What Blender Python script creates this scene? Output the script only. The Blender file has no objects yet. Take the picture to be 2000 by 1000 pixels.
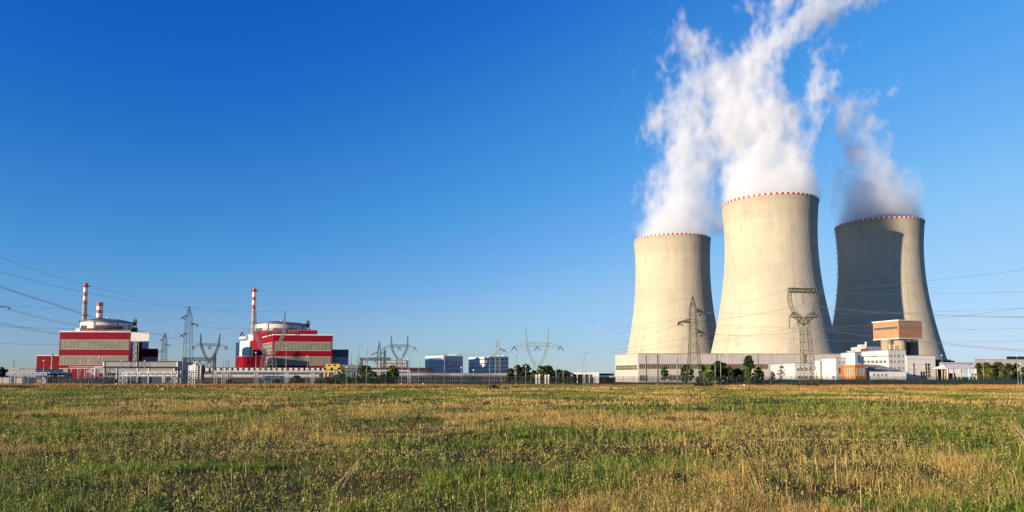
import bpy, math, random
import numpy as np
from math import radians as R, sin, cos, tan, pi, sqrt
from mathutils import Vector, Matrix

random.seed(7)
rng = np.random.default_rng(7)
scene = bpy.context.scene
col = scene.collection

# ------------------------------------------------------------------ camera
F = 1395.0                       # focal length in photo pixels (2000 wide)
CX, CY = 1000.0, 624.0           # optical centre in the photo
PITCH = R(4.5)
CAMH = 1.8
cd = bpy.data.cameras.new("camera")
cam = bpy.data.objects.new("camera", cd)
col.objects.link(cam)
cam.location = (0, 0, CAMH)
cam.rotation_euler = (R(90) + PITCH, 0, 0)
cd.sensor_width = 36.0
cd.lens = 36.0 * F / 2000.0
cd.shift_y = (CY - 500.0) / 2000.0
cd.clip_start = 0.2
cd.clip_end = 30000
scene.camera = cam

# ------------------------------------------------------------------ sky and sun
EXPO = 0.75
SUN_B, SUN_E = R(235.8), R(6.6)      # compass bearing (from +Y towards +X) and elevation
w = bpy.data.worlds.new("World")
scene.world = w
w.use_nodes = True
nt = w.node_tree
bg = nt.nodes["Background"]
sky = nt.nodes.new("ShaderNodeTexSky")
sky.sky_type = 'NISHITA'
sky.sun_disc = False
sky.sun_elevation = SUN_E
sky.sun_rotation = SUN_B
sky.altitude = 500
sky.air_density = 1.0
sky.dust_density = 0.0
sky.ozone_density = 1.0
# the photograph's sky was taken through a polariser (darkest at right angles to the sun) and is strongly saturated:
# darken by sin^2 of the angle from the sun, then one response curve per colour channel
SKY_STRENGTH = 0.13
def wmath(op, a, b=None):
    n = nt.nodes.new("ShaderNodeMath"); n.operation = op
    for i, q in enumerate((a, b)):
        if q is None: continue
        if isinstance(q, (int, float)): n.inputs[i].default_value = q
        else: nt.links.new(q, n.inputs[i])
    return n.outputs[0]
wtc = nt.nodes.new("ShaderNodeTexCoord")
wdot = nt.nodes.new("ShaderNodeVectorMath"); wdot.operation = 'DOT_PRODUCT'
wdot.inputs[1].default_value = (sin(SUN_B) * cos(SUN_E), cos(SUN_B) * cos(SUN_E), sin(SUN_E))
nt.links.new(wtc.outputs['Generated'], wdot.inputs[0])
pol = wmath('SUBTRACT', 1.0, wmath('MULTIPLY', 0.4, wmath('SUBTRACT', 1.0, wmath('POWER', wdot.outputs['Value'], 2.0))))
sepc = nt.nodes.new("ShaderNodeSeparateColor"); comc = nt.nodes.new("ShaderNodeCombineColor")
nt.links.new(sky.outputs[0], sepc.inputs[0])
CURVES = (
    [(0, 0), (.06, .007), (.08, .016), (.11, .042), (.15, .070), (.18, .105), (.237, .165), (.3, .235), (.36, .285), (.512, .36), (.865, .52), (2, .6)],
    [(0, 0), (.05, .045), (.1, .112), (.126, .155), (.164, .22), (.23, .32), (.3, .39), (.36, .455), (.44, .53), (.54, .58), (.85, .69), (2, .78)],
    [(0, 0), (.07, .29), (.14, .50), (.18, .58), (.235, .675), (.28, .73), (.34, .81), (.45, .87), (.56, .92), (2, .95)])
for i, pts in enumerate(CURVES):
    fc = nt.nodes.new("ShaderNodeFloatCurve")
    cu = fc.mapping.curves[0]
    cu.points[0].location = (0, 0); cu.points[-1].location = (1, pts[-1][1])
    for x_, y_ in pts[1:-1]: cu.points.new(x_/2.0, y_)
    for p_ in cu.points: p_.handle_type = 'AUTO_CLAMPED'
    fc.mapping.update()
    v_ = wmath('MULTIPLY', wmath('MULTIPLY', sepc.outputs[i], pol), SKY_STRENGTH/2.0)
    nt.links.new(v_, fc.inputs['Value'])
    nt.links.new(wmath('DIVIDE', fc.outputs[0], SKY_STRENGTH * 0.965 * 2.0**EXPO), comc.inputs[i])
nt.links.new(comc.outputs[0], bg.inputs['Color'])
bg.inputs['Strength'].default_value = SKY_STRENGTH
sd = bpy.data.lights.new("sun", 'SUN')
sun = bpy.data.objects.new("sun", sd)
col.objects.link(sun)
sd.energy = 5.0
sd.angle = R(0.5)
sd.color = (1.0, 0.83, 0.60)
sdir = Vector((sin(SUN_B) * cos(SUN_E), cos(SUN_B) * cos(SUN_E), sin(SUN_E)))
sun.rotation_euler = sdir.to_track_quat('Z', 'Y').to_euler()
vs = scene.view_settings
vs.view_transform = 'Standard'
vs.look = 'None'
vs.exposure = EXPO
vs.gamma = 1.0
vs.use_curve_mapping = False
cy = scene.cycles
cy.volume_bounces = 10
cy.max_bounces = 14
cy.transparent_max_bounces = 16
cy.volume_step_rate = 1.0
cy.volume_max_steps = 512
cy.use_denoising = True

# ------------------------------------------------------------------ helpers
_DR = [(-500, 1.8), (0, 1.8), (20, 1.85), (50, 2.0), (100, 2.4), (150, 2.8), (200, 3.1), (260, 3.2), (400, 3.7),
       (600, 4.3), (1000, 5.5), (3000, 9.0), (9000, 20.0), (30000, 60.0)]
_DX = np.array([a for a, b in _DR]); _DZ = np.array([b for a, b in _DR])
def gz(y):
    return CAMH - float(np.interp(y, _DX, _DZ))
def P(px, py, Y):
    """world point seen at photo pixel (px, py) at distance Y in front of the camera"""
    u = (px - CX) / F; v = (CY - py) / F
    dy = cos(PITCH) - v * sin(PITCH); dz = sin(PITCH) + v * cos(PITCH)
    k = Y / dy
    return Vector((u * k, Y, CAMH + dz * k))
def X(px, Y): return P(px, 733.8, Y).x
def Z(py, Y): return P(1000, py, Y).z
def mpp(Y): return Y / F        # metres per photo pixel

class MB:
    """collects boxes, bars, tubes into one mesh"""
    def __init__(s): s.v = []; s.f = []; s.m = []
    def add(s, vs, fs, m=0):
        o = len(s.v); s.v.extend([tuple(p) for p in vs])
        s.f.extend([tuple(i + o for i in f) for f in fs]); s.m.extend([m] * len(fs)); return s
    def box(s, x0, x1, y0, y1, z0, z1, m=0):
        return s.add([(x0,y0,z0),(x1,y0,z0),(x1,y1,z0),(x0,y1,z0),(x0,y0,z1),(x1,y0,z1),(x1,y1,z1),(x0,y1,z1)],
                     [(0,3,2,1),(4,5,6,7),(0,1,5,4),(1,2,6,5),(2,3,7,6),(3,0,4,7)], m)
    def prism(s, poly, z0, z1, m=0):
        n = len(poly)
        vs = [(p[0], p[1], z0) for p in poly] + [(p[0], p[1], z1) for p in poly]
        fs = [(i, (i+1) % n, n + (i+1) % n, n + i) for i in range(n)]
        fs += [tuple(range(n, 2*n)), tuple(reversed(range(n)))]
        return s.add(vs, fs, m)
    def wallbox(s, a, b, z0, z1, out, depth, m=0):
        """a slab along the plan line a-b; its face stands OUT metres in front (right-hand side seen from outside)"""
        ax, ay = a; bx, by = b; L = math.hypot(bx-ax, by-ay); nx, ny = (by-ay)/L, -(bx-ax)/L
        o, d = out, out - depth
        return s.prism([(ax+nx*o, ay+ny*o), (bx+nx*o, by+ny*o), (bx+nx*d, by+ny*d), (ax+nx*d, ay+ny*d)], z0, z1, m)
    def tube(s, a, b, r0, r1=None, n=6, m=0, caps=True):
        r1 = r0 if r1 is None else r1
        a = Vector(a); b = Vector(b); d = (b - a)
        if d.length < 1e-6: return s
        d.normalize(); u = d.orthogonal().normalized(); w_ = d.cross(u)
        vs = []
        for p, r in ((a, r0), (b, r1)):
            for i in range(n):
                t = 2*pi*i/n + pi/n
                vs.append(p + u*(r*cos(t)) + w_*(r*sin(t)))
        fs = [(i, (i+1) % n, n+(i+1) % n, n+i) for i in range(n)]
        if caps: fs += [tuple(range(n, 2*n)), tuple(reversed(range(n)))]
        return s.add(vs, fs, m)
    def bar(s, a, b, wd, m=0): return s.tube(a, b, wd*0.7071, None, 4, m, False)
    def path(s, pts, r, n=4, m=0):
        for a, b in zip(pts[:-1], pts[1:]): s.tube(a, b, r, r, n, m, False)
        return s
    def lathe(s, prof, n, c=(0,0,0), m=0, cap_top=False, a0=0.0, a1=2*pi):
        full = abs(a1 - a0 - 2*pi) < 1e-6
        k = n if full else n + 1
        vs = []
        for r, z in prof:
            for i in range(k):
                t = a0 + (a1-a0)*i/n
                vs.append((c[0]+r*cos(t), c[1]+r*sin(t), c[2]+z))
        fs = []
        for j in range(len(prof)-1):
            for i in range(n):
                i2 = (i+1) % k
                fs.append((j*k+i, j*k+i2, (j+1)*k+i2, (j+1)*k+i))
        if cap_top: fs.append(tuple(range((len(prof)-1)*k, len(prof)*k)))
        return s.add(vs, fs, m)
    def build(s, name, mats, parent=None, smooth=False, loc=None):
        me = bpy.data.meshes.new(name)
        me.from_pydata(s.v, [], s.f)
        if not isinstance(mats, (list, tuple)): mats = [mats]
        for m in mats: me.materials.append(m)
        if len(mats) > 1: me.polygons.foreach_set('material_index', s.m)
        if smooth: me.polygons.foreach_set('use_smooth', [True]*len(s.f))
        me.update()
        o = bpy.data.objects.new(name, me)
        col.objects.link(o)
        if parent is not None: o.parent = parent
        if loc is not None: o.location = loc
        return o

def tag(o, label=None, cat=None, group=None, kind=None):
    if label: o['label'] = label
    if cat: o['category'] = cat
    if group: o['group'] = group
    if kind: o['kind'] = kind
    return o
def empty(name, loc, label, cat, group=None, rz=0.0):
    o = bpy.data.objects.new(name, None)
    col.objects.link(o); o.location = loc; o.rotation_euler = (0, 0, rz)
    o.empty_display_size = 1.0
    return tag(o, label, cat, group)
def copy_tree(o, parent=None):
    c = o.copy(); col.objects.link(c)
    if parent is not None: c.parent = parent
    for ch in list(o.children): copy_tree(ch, c)
    return c

# ------------------------------------------------------------------ materials
def mat(name, c, rough=0.85, var=0.12, scale=0.15, metal=0.0, streak=0.0, bump=0.0, spec=0.35, lines=None, trans=0.0, attr=None):
    """principled paint/concrete/metal with blotches, rain streaks and optional panel joints (lines=(axis scale, darkness))"""
    m = bpy.data.materials.new(name); m.use_nodes = True
    t = m.node_tree; N = t.nodes; L = t.links
    b = N["Principled BSDF"]
    b.inputs['Roughness'].default_value = rough
    b.inputs['Metallic'].default_value = metal
    b.inputs['Specular IOR Level'].default_value = spec
    geo = N.new("ShaderNodeNewGeometry")
    cur = None
    def mult(cur_, fac_out, lo, hi):
        mr = N.new("ShaderNodeMapRange"); mr.inputs['To Min'].default_value = lo; mr.inputs['To Max'].default_value = hi
        mr.inputs['From Min'].default_value = 0.3; mr.inputs['From Max'].default_value = 0.7
        L.new(fac_out, mr.inputs['Value'])
        vm = N.new("ShaderNodeVectorMath"); vm.operation = 'SCALE'
        if isinstance(cur_, tuple): vm.inputs[0].default_value = cur_
        else: L.new(cur_, vm.inputs[0])
        L.new(mr.outputs[0], vm.inputs['Scale'])
        return vm.outputs[0]
    cur = tuple(v*0.8 for v in c)
    if attr:
        at = N.new("ShaderNodeAttribute"); at.attribute_name = attr
        cur = at.outputs['Color']
    nz = N.new("ShaderNodeTexNoise"); nz.inputs['Scale'].default_value = scale; nz.inputs['Detail'].default_value = 5
    nz.inputs['Roughness'].default_value = 0.62
    L.new(geo.outputs['Position'], nz.inputs['Vector'])
    if var > 0: cur = mult(cur, nz.outputs['Fac'], 1-var, 1+var)
    if streak > 0:
        mp = N.new("ShaderNodeVectorMath"); mp.operation = 'MULTIPLY'; mp.inputs[1].default_value = (1.0, 1.0, 0.04)
        L.new(geo.outputs['Position'], mp.inputs[0])
        n2 = N.new("ShaderNodeTexNoise"); n2.inputs['Scale'].default_value = 0.9; n2.inputs['Detail'].default_value = 4
        L.new(mp.outputs[0], n2.inputs['Vector'])
        cur = mult(cur, n2.outputs['Fac'], 1-streak, 1+streak*0.6)
    if isinstance(cur, tuple): b.inputs['Base Color'].default_value = (*cur, 1)
    else: L.new(cur, b.inputs['Base Color'])
    if bump > 0:
        bp = N.new("ShaderNodeBump"); bp.inputs['Strength'].default_value = bump; bp.inputs['Distance'].default_value = 0.1
        L.new(nz.outputs['Fac'], bp.inputs['Height']); L.new(bp.outputs[0], b.inputs['Normal'])
    if trans > 0:
        tr = N.new("ShaderNodeBsdfTranslucent"); mx = N.new("ShaderNodeMixShader"); mx.inputs[0].default_value = trans
        if not isinstance(cur, tuple): L.new(cur, tr.inputs['Color'])
        else: tr.inputs['Color'].default_value = (*cur, 1)
        L.new(b.outputs[0], mx.inputs[1]); L.new(tr.outputs[0], mx.inputs[2])
        L.new(mx.outputs[0], N['Material Output'].inputs['Surface'])
    return m

M = {}
M['white']   = mat('white_cladding', (0.72, 0.69, 0.66), 0.6, 0.06, 0.1, streak=0.06)
M['cream']   = mat('cream_panels', (0.58, 0.52, 0.47), 0.7, 0.07, 0.12, streak=0.07)
M['red']     = mat('red_cladding', (0.235, 0.001, 0.014), 0.7, 0.10, 0.08, streak=0.08, spec=0.12)
M['signal_red'] = mat('signal_red_paint', (0.55, 0.03, 0.02), 0.5, 0.1, 0.4)
M['signal_white'] = mat('signal_white_paint', (0.78, 0.76, 0.73), 0.5, 0.06, 0.4)
M['orange']  = mat('orange_cladding', (0.62, 0.27, 0.13), 0.6, 0.06, 0.15, streak=0.05)
M['orange2'] = mat('bright_orange_cladding', (0.62, 0.19, 0.035), 0.6, 0.06, 0.15)
M['brick'] = mat('brick_red_panel', (0.25, 0.06, 0.035), 0.8, 0.1, 0.3)
M['maroon']  = mat('maroon_cladding', (0.07, 0.012, 0.02), 0.6, 0.1, 0.1)
M['grey']    = mat('grey_cladding', (0.36, 0.34, 0.32), 0.7, 0.08, 0.15, streak=0.08)
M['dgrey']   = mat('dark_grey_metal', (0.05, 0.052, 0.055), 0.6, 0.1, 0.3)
M['bluegrey']= mat('blue_grey_and_shade_cladding', (0.46, 0.50, 0.57), 0.6, 0.06, 0.15)  # cladding colour; on the left office block it also stands for bluish shade
M['steel']   = mat('galvanised_steel', (0.36, 0.37, 0.34), 0.5, 0.15, 0.6, metal=0.3)
M['gsteel']  = mat('green_grey_lattice_paint', (0.075, 0.075, 0.045), 0.65, 0.15, 0.5)
M['steel2']  = mat('pale_green_lattice_paint', (0.26, 0.31, 0.20), 0.6, 0.15, 0.5)
M['dsteel']  = mat('dark_lattice_steel', (0.13, 0.14, 0.12), 0.6, 0.15, 0.5)
M['wire']    = mat('weathered_aluminium_wire', (0.16, 0.16, 0.16), 0.5, 0.05, 0.5)
M['insul']   = mat('brown_glass_insulator', (0.07, 0.08, 0.07), 0.3, 0.1, 0.5)
M['glass']   = mat('dark_window_glass', (0.03, 0.035, 0.04), 0.12, 0.2, 0.4, spec=0.6)
M['bandglass'] = mat('channel_glass', (0.15, 0.135, 0.09), 0.4, 0.4, 0.25, spec=0.35)
M['hallglass'] = mat('brown_tinted_glazing', (0.10, 0.085, 0.065), 0.4, 0.4, 0.3, spec=0.4)
M['mullion'] = mat('pale_mullion', (0.62, 0.58, 0.48), 0.6, 0.05, 0.3)
M['roof']    = mat('grey_roofing', (0.20, 0.20, 0.20), 0.8, 0.1, 0.2)
M['tan']     = mat('tan_concrete', (0.42, 0.33, 0.22), 0.85, 0.1, 0.2, streak=0.08)
M['yellow']  = mat('yellow_crane_paint', (0.62, 0.40, 0.04), 0.5, 0.1, 0.5)
M['yellow2'] = mat('ochre_post_paint', (0.50, 0.34, 0.14), 0.7, 0.1, 0.3)
M['bark']    = mat('bark', (0.09, 0.065, 0.045), 0.9, 0.2, 3.0)
M['leaf']    = mat('foliage', (0.07, 0.1, 0.03), 0.6, 0.1, 1.0, attr='tint', trans=0.3)
M['pipe']    = mat('pale_pipe_lagging', (0.55, 0.53, 0.50), 0.5, 0.08, 0.4)
M['blue']    = mat('blue_pipe_paint', (0.06, 0.10, 0.19), 0.5, 0.1, 0.4)
M['lamp']    = mat('lamp_opal', (0.75, 0.75, 0.75), 0.4, 0.0)

def root_loc(o):
    v = Vector((0, 0, 0))
    while o is not None: v = v + o.location; o = o.parent
    return v
def _wbuild(s, name, mats, parent, smooth=False):
    """like build, for geometry given in world coordinates (things carry no rotation of their own)"""
    if parent is not None:
        r = root_loc(parent); s.v = [(a-r.x, b-r.y, c-r.z) for a, b, c in s.v]
    return s.build(name, mats, parent, smooth)
MB.wbuild = _wbuild
def pt(px, Y): return (X(px, Y), Y)
def lerp2(a, b, t): return (a[0]+(b[0]-a[0])*t, a[1]+(b[1]-a[1])*t)
def frac(a, b, px):
    """fraction along the plan line a-b at which it crosses the sight line of pixel column px"""
    k = (px - CX)/F*cos(PITCH) + 0.0
    s_ = X(px, 1.0)                 # x = s_*Y on that sight line
    d0 = a[0] - s_*a[1]; d1 = b[0] - s_*b[1]
    return d0/(d0 - d1)
def band(parent, a, b, f0, f1, z0, z1, n, glass='bandglass', frame='mullion', rows=1, name='window', mw=0.18):
    """one strip of glazing on the wall a-b with its mullions"""
    p, q = lerp2(a, b, f0), lerp2(a, b, f1)
    mb = MB(); mb.wallbox(p, q, z0, z1, 0.06, 0.25, 0)
    L = math.hypot(q[0]-p[0], q[1]-p[1])
    for i in range(n+1):
        c = i/n; h = mw/2/L
        mb.wallbox(lerp2(p, q, max(0, c-h)), lerp2(p, q, min(1, c+h)), z0-0.05, z1+0.05, 0.16, 0.2, 1)
    for j in range(rows+1):
        zz = z0 + (z1-z0)*j/rows
        mb.wallbox(p, q, zz-mw/2, zz+mw/2, 0.13, 0.2, 1)
    return mb.wbuild(name, [M[glass], M[frame]], parent)
def small_windows(parent, a, b, fr, z0, z1, w_, glass='glass', frame='mullion', split=2):
    """separate windows centred at the fractions FR of the wall a-b, W_ metres wide"""
    L = math.hypot(b[0]-a[0], b[1]-a[1])
    for f in fr:
        band(parent, a, b, f - w_/2/L, f + w_/2/L, z0, z1, split, glass, frame, 1, 'window', 0.09)
def block(parent, pts, z0, z1, m, name='wall', roof=None, trim=None, tr=0.5):
    """extruded plan outline; optional roof slab and parapet trim as parts"""
    o = MB().prism(pts, z0, z1).wbuild(name, M[m], parent)
    if roof:
        c = (sum(p[0] for p in pts)/len(pts), sum(p[1] for p in pts)/len(pts))
        ex = [(c[0]+(p[0]-c[0])*1.004, c[1]+(p[1]-c[1])*1.004) for p in pts]
        MB().prism(ex, z1+0.003, z1+tr).wbuild('roof', M[roof], parent)
    return o
def mk(name, px, Y, label, cat, group=None):
    return empty(name, (X(px, Y), Y, gz(Y)), label, cat, group)
# ------------------------------------------------------------------ ground
def ground():
    ys = [-200, -60, -20, 0] + list(np.arange(3, 45, 0.75)) + list(np.arange(45, 130, 3)) + list(np.arange(130, 420, 12)) \
         + [420, 500, 600, 800, 1000, 1500, 3000, 6000, 12000, 25000]
    us = np.concatenate([[-14000, -4000, -1500, -700, -350, -180, -110, -70], np.linspace(-45, 45, 130), [70, 110, 180, 350, 700, 1500, 4000, 14000]])
    V = []
    nx, ny = len(us), len(ys)
    for y in ys:
        for x in us:
            z = gz(y)
            if 2 < y < 130 and abs(x) < 60:
                z += 0.05*sin(x*0.9+1.3*sin(y*0.5)) * cos(y*0.7+0.4*x) + 0.03*sin(y*2.1+x*0.35) + 0.07*sin(x*0.33+2.0*sin(y*0.19)) * cos(y*0.93+0.15*x)
            V.append((x, y, z))
    Fs = [(j*nx+i, j*nx+i+1, (j+1)*nx+i+1, (j+1)*nx+i) for j in range(ny-1) for i in range(nx-1)]
    mb = MB(); mb.add(V, Fs)
    m = bpy.data.materials.new('field_soil_and_turf'); m.use_nodes = True
    t = m.node_tree; N = t.nodes; L = t.links; b = N["Principled BSDF"]
    b.inputs['Roughness'].default_value = 0.95; b.inputs['Specular IOR Level'].default_value = 0.1
    geo = N.new("ShaderNodeNewGeometry")
    def noise(sc, det=6, vec=(1,1,1)):
        mp = N.new("ShaderNodeVectorMath"); mp.operation = 'MULTIPLY'; mp.inputs[1].default_value = vec
        L.new(geo.outputs['Position'], mp.inputs[0])
        n = N.new("ShaderNodeTexNoise"); n.inputs['Scale'].default_value = sc; n.inputs['Detail'].default_value = det
        n.inputs['Roughness'].default_value = 0.65
        L.new(mp.outputs[0], n.inputs['Vector']); return n.outputs['Fac']
    def ramp(src, stops):
        r = N.new("ShaderNodeValToRGB"); e = r.color_ramp.elements
        e[0].position, e[0].color = stops[0][0], (*stops[0][1], 1)
        e[1].position, e[1].color = stops[-1][0], (*stops[-1][1], 1)
        for p_, c_ in stops[1:-1]:
            k = e.new(p_); k.color = (*c_, 1)
        L.new(src, r.inputs[0]); return r.outputs[0]
    fine = ramp(noise(3.0, 8), [(0.3, (0.045, 0.018, 0.005)), (0.47, (0.14, 0.065, 0.014)), (0.58, (0.16, 0.105, 0.018)), (0.72, (0.48, 0.27, 0.08))])
    big = ramp(noise(0.05, 6, (0.35, 1.3, 1)), [(0.35, (0.085, 0.08, 0.010)), (0.5, (0.17, 0.12, 0.022)), (0.62, (0.28, 0.17, 0.045)), (0.72, (0.11, 0.10, 0.014))])
    mx = N.new("ShaderNodeMix"); mx.data_type = 'RGBA'; mx.inputs[0].default_value = 0.55
    L.new(fine, mx.inputs[6]); L.new(big, mx.inputs[7])
    L.new(mx.outputs[2], b.inputs['Base Color'])
    bp = N.new("ShaderNodeBump"); bp.inputs['Strength'].default_value = 0.9; bp.inputs['Distance'].default_value = 0.12
    L.new(noise(2.2, 8), bp.inputs['Height']); L.new(bp.outputs[0], b.inputs['Normal'])
    o = mb.build('ground', m, smooth=True)
    tag(o, kind='structure')
    return o
ground()

# ------------------------------------------------------------------ cooling towers
def concrete_shell():
    m = bpy.data.materials.new('tower_concrete'); m.use_nodes = True
    t = m.node_tree; N = t.nodes; L = t.links; b = N["Principled BSDF"]
    b.inputs['Roughness'].default_value = 0.9; b.inputs['Specular IOR Level'].default_value = 0.2
    tc = N.new("ShaderNodeTexCoord")
    sep = N.new("ShaderNodeSeparateXYZ"); L.new(tc.outputs['Object'], sep.inputs[0])
    def math_(op, a, b_=None, c_=None):
        n = N.new("ShaderNodeMath"); n.operation = op
        for i, q in enumerate((a, b_, c_)):
            if q is None: continue
            if isinstance(q, (int, float)): n.inputs[i].default_value = q
            else: L.new(q, n.inputs[i])
        return n.outputs[0]
    ang = math_('ARCTAN2', sep.outputs[1], sep.outputs[0])
    comb = N.new("ShaderNodeCombineXYZ")
    L.new(math_('MULTIPLY', ang, 40.0), comb.inputs[0]); L.new(sep.outputs[2], comb.inputs[2])
    def noise(vec, sc, det=5, rg=0.6):
        mp = N.new("ShaderNodeVectorMath"); mp.operation = 'MULTIPLY'; mp.inputs[1].default_value = vec
        L.new(comb.outputs[0], mp.inputs[0])
        n = N.new("ShaderNodeTexNoise"); n.inputs['Scale'].default_value = sc; n.inputs['Detail'].default_value = det
        n.inputs['Roughness'].default_value = rg
        L.new(mp.outputs[0], n.inputs['Vector']); return n.outputs['Fac']
    def mr(src, a, b_, c_, d_):
        n = N.new("ShaderNodeMapRange")
        for k, q in zip(('From Min','From Max','To Min','To Max'), (a,b_,c_,d_)): n.inputs[k].default_value = q
        L.new(src, n.inputs['Value']); return n.outputs[0]
    streak = mr(noise((1, 1, 0.02), 0.55, 6), 0.3, 0.7, 0.955, 1.03)
    blot = mr(noise((1, 1, 0.6), 0.03, 4), 0.35, 0.65, 0.90, 1.05)
    # formwork lifts: a faint joint every 1.5 m and slightly different panels
    fl = math_('FLOOR', math_('DIVIDE', sep.outputs[2], 1.5))
    fa = math_('FLOOR', math_('MULTIPLY', ang, 70/pi))
    cc = N.new("ShaderNodeCombineXYZ"); L.new(fl, cc.inputs[0]); L.new(fa, cc.inputs[1])
    wn = N.new("ShaderNodeTexWhiteNoise"); L.new(cc.outputs[0], wn.inputs['Vector'])
    panel = mr(wn.outputs['Value'], 0, 1, 0.965, 1.03)
    # darker repaired fields in the middle of the shell
    rep = mr(noise((1, 1, 0.7), 0.085, 2, 0.4), 0.60, 0.66, 1.0, 0.90)
    top = mr(math_('ADD', sep.outputs[2], math_('MULTIPLY', noise((1,1,0.04), 0.35, 6, 0.7), 46)), 150, 184, 1.03, 0.80)
    # pours: groups of lifts differ slightly in tone; a few long water runs
    w2 = N.new("ShaderNodeTexWhiteNoise"); w2.noise_dimensions = '1D'; L.new(math_('FLOOR', math_('DIVIDE', sep.outputs[2], 7.5)), w2.inputs['W'])
    pour = mr(w2.outputs['Value'], 0, 1, 0.965, 1.02)
    run = mr(noise((1, 1, 0.012), 0.16, 3, 0.5), 0.62, 0.74, 1.0, 0.86)
    blot = math_('MULTIPLY', blot, math_('MULTIPLY', pour, run))
    k = math_('MULTIPLY', math_('MULTIPLY', streak, blot), math_('MULTIPLY', panel, math_('MULTIPLY', rep, top)))
    vm = N.new("ShaderNodeVectorMath"); vm.operation = 'SCALE'; vm.inputs[0].default_value = (0.465, 0.405, 0.305)
    L.new(k, vm.inputs['Scale']); L.new(vm.outputs[0], b.inputs['Base Color'])
    return m
M['tower'] = concrete_shell()
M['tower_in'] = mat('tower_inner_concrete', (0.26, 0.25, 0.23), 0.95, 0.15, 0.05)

TH = 155.0
def rad(z, rt=38.5, zt=121.0, b=104.0): return rt*sqrt(1 + ((z-zt)/b)**2)
def tower(px, Y, label, ladder, rt=38.2, zt=121.0, bb=104.0):
    rad = lambda z: rt*sqrt(1 + ((z-zt)/bb)**2)
    c = Vector((X(px, Y), Y, gz(Y)))
    t = empty('cooling_tower', c, label, 'cooling tower', 'cooling towers of the plant')
    NR = 140
    # shell with meridional ribs
    offs = []; 
    for i in range(NR):
        a = 2*pi*i/NR; d = 2*pi/NR
        offs += [(a, 0.0), (a+d*0.80, 0.0), (a+d*0.84, 0.08), (a+d*0.96, 0.08)]
    zs = list(np.linspace(9.0, TH-1.6, 44))
    V = []; n = len(offs)
    for z in zs:
        r = rad(z)
        V += [((r+o)*cos(a), (r+o)*sin(a), z) for a, o in offs]
    Fs = [(j*n+i, j*n+(i+1) % n, (j+1)*n+(i+1) % n, (j+1)*n+i) for j in range(len(zs)-1) for i in range(n)]
    mb = MB(); mb.add(V, Fs, 0)
    inner = [(rad(z)-0.6, z) for z in reversed(zs)]
    mb.lathe(inner, 96, m=1)
    nb = len(zs)*n
    sh = mb.build('shell', [M['tower'], M['tower_in']], t)
    # rim: red and white painted ring
    K = 56; rm = MB(); r0 = rad(TH)+0.3; r1 = r0-1.2
    for i in range(2*K):
        a0 = 2*pi*i/(2*K); a1 = 2*pi*(i+1)/(2*K); mid = (a0+a1)/2
        q = lambda r, a, z: (r*cos(a), r*sin(a), z)
        zb, zt_ = TH-1.6, TH
        vs_ = [q(r0,a0,zb), q(r0,mid,zb), q(r0,a1,zb), q(r0,a0,zt_), q(r0,mid,zt_), q(r0,a1,zt_), q(r1,a0,zt_), q(r1,a1,zt_), q(r1,a0,zb), q(r1,a1,zb)]
        rm.add(vs_, [(0,1,4,3), (1,2,5,4), (3,4,5,7,6), (6,7,9,8), (8,9,2,1,0)], i % 2)
    rm.build('rim', [M['signal_red'], M['signal_white']], t)
    # ring beam and raking legs at the air inlet
    rb = MB(); rb.lathe([(rad(9)+0.5, 7.8), (rad(9)+0.5, 9.6), (rad(9)-0.9, 9.6), (rad(9)-0.9, 7.8), (rad(9)+0.5, 7.8)], 96)
    rb.build('ring_beam', M['tower_in'], t)
    lg = MB()
    for i in range(56):
        a = 2*pi*i/56; rb_ = rad(9)+5.0
        for s_ in (-1, 1):
            a2 = a + s_*pi/56
            lg.tube((rb_*cos(a), rb_*sin(a), 0), (rad(9)*cos(a2), rad(9)*sin(a2), 8.4), 0.5, 0.5, 6)
    o = lg.build('leg', M['tower_in'], t); o['kind'] = 'stuff'
    if ladder is not None:
        ld = MB()
        a = ladder
        for k in range(26):
            z = 16 + k*5.4
            r = rad(z)
            p0 = Vector((r*cos(a), r*sin(a), z))
            rr = Vector((cos(a), sin(a), 0)); tt = Vector((-sin(a), cos(a), 0))
            for s_ in (-0.9, 0.9):
                ld.bar(p0 + tt*s_, p0 + rr*1.5 + tt*s_, 0.12)
            ld.bar(p0 + rr*1.5 - tt*0.9, p0 + rr*1.5 + tt*0.9, 0.25)
            ld.bar(p0 + rr*1.5, p0 + rr*1.5 + Vector((0,0,1.2)), 0.18)
            z2 = z + 5.4 if k < 25 else TH
            r2 = rad(z2)
            for s_ in (-0.35, 0.35):
                ld.bar(p0 + rr*0.5 + tt*s_, Vector((r2*cos(a), r2*sin(a), z2)) + rr*0.5 + tt*s_, 0.16)
        ld.build('ladder', M['dsteel'], t)
    return c
T2 = tower(1512, 618, 'tallest looking concrete cooling tower in the middle, partly overlapping the one to its left', None)
T1 = tower(1317, 785, 'fully sunlit concrete cooling tower behind the left end of the long cream hall', None, 40.2, 123.0, 122.0)
T3 = tower(1728, 706, 'concrete cooling tower mostly in dark shadow, with a ladder down its left side', R(180-31+4))
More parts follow.
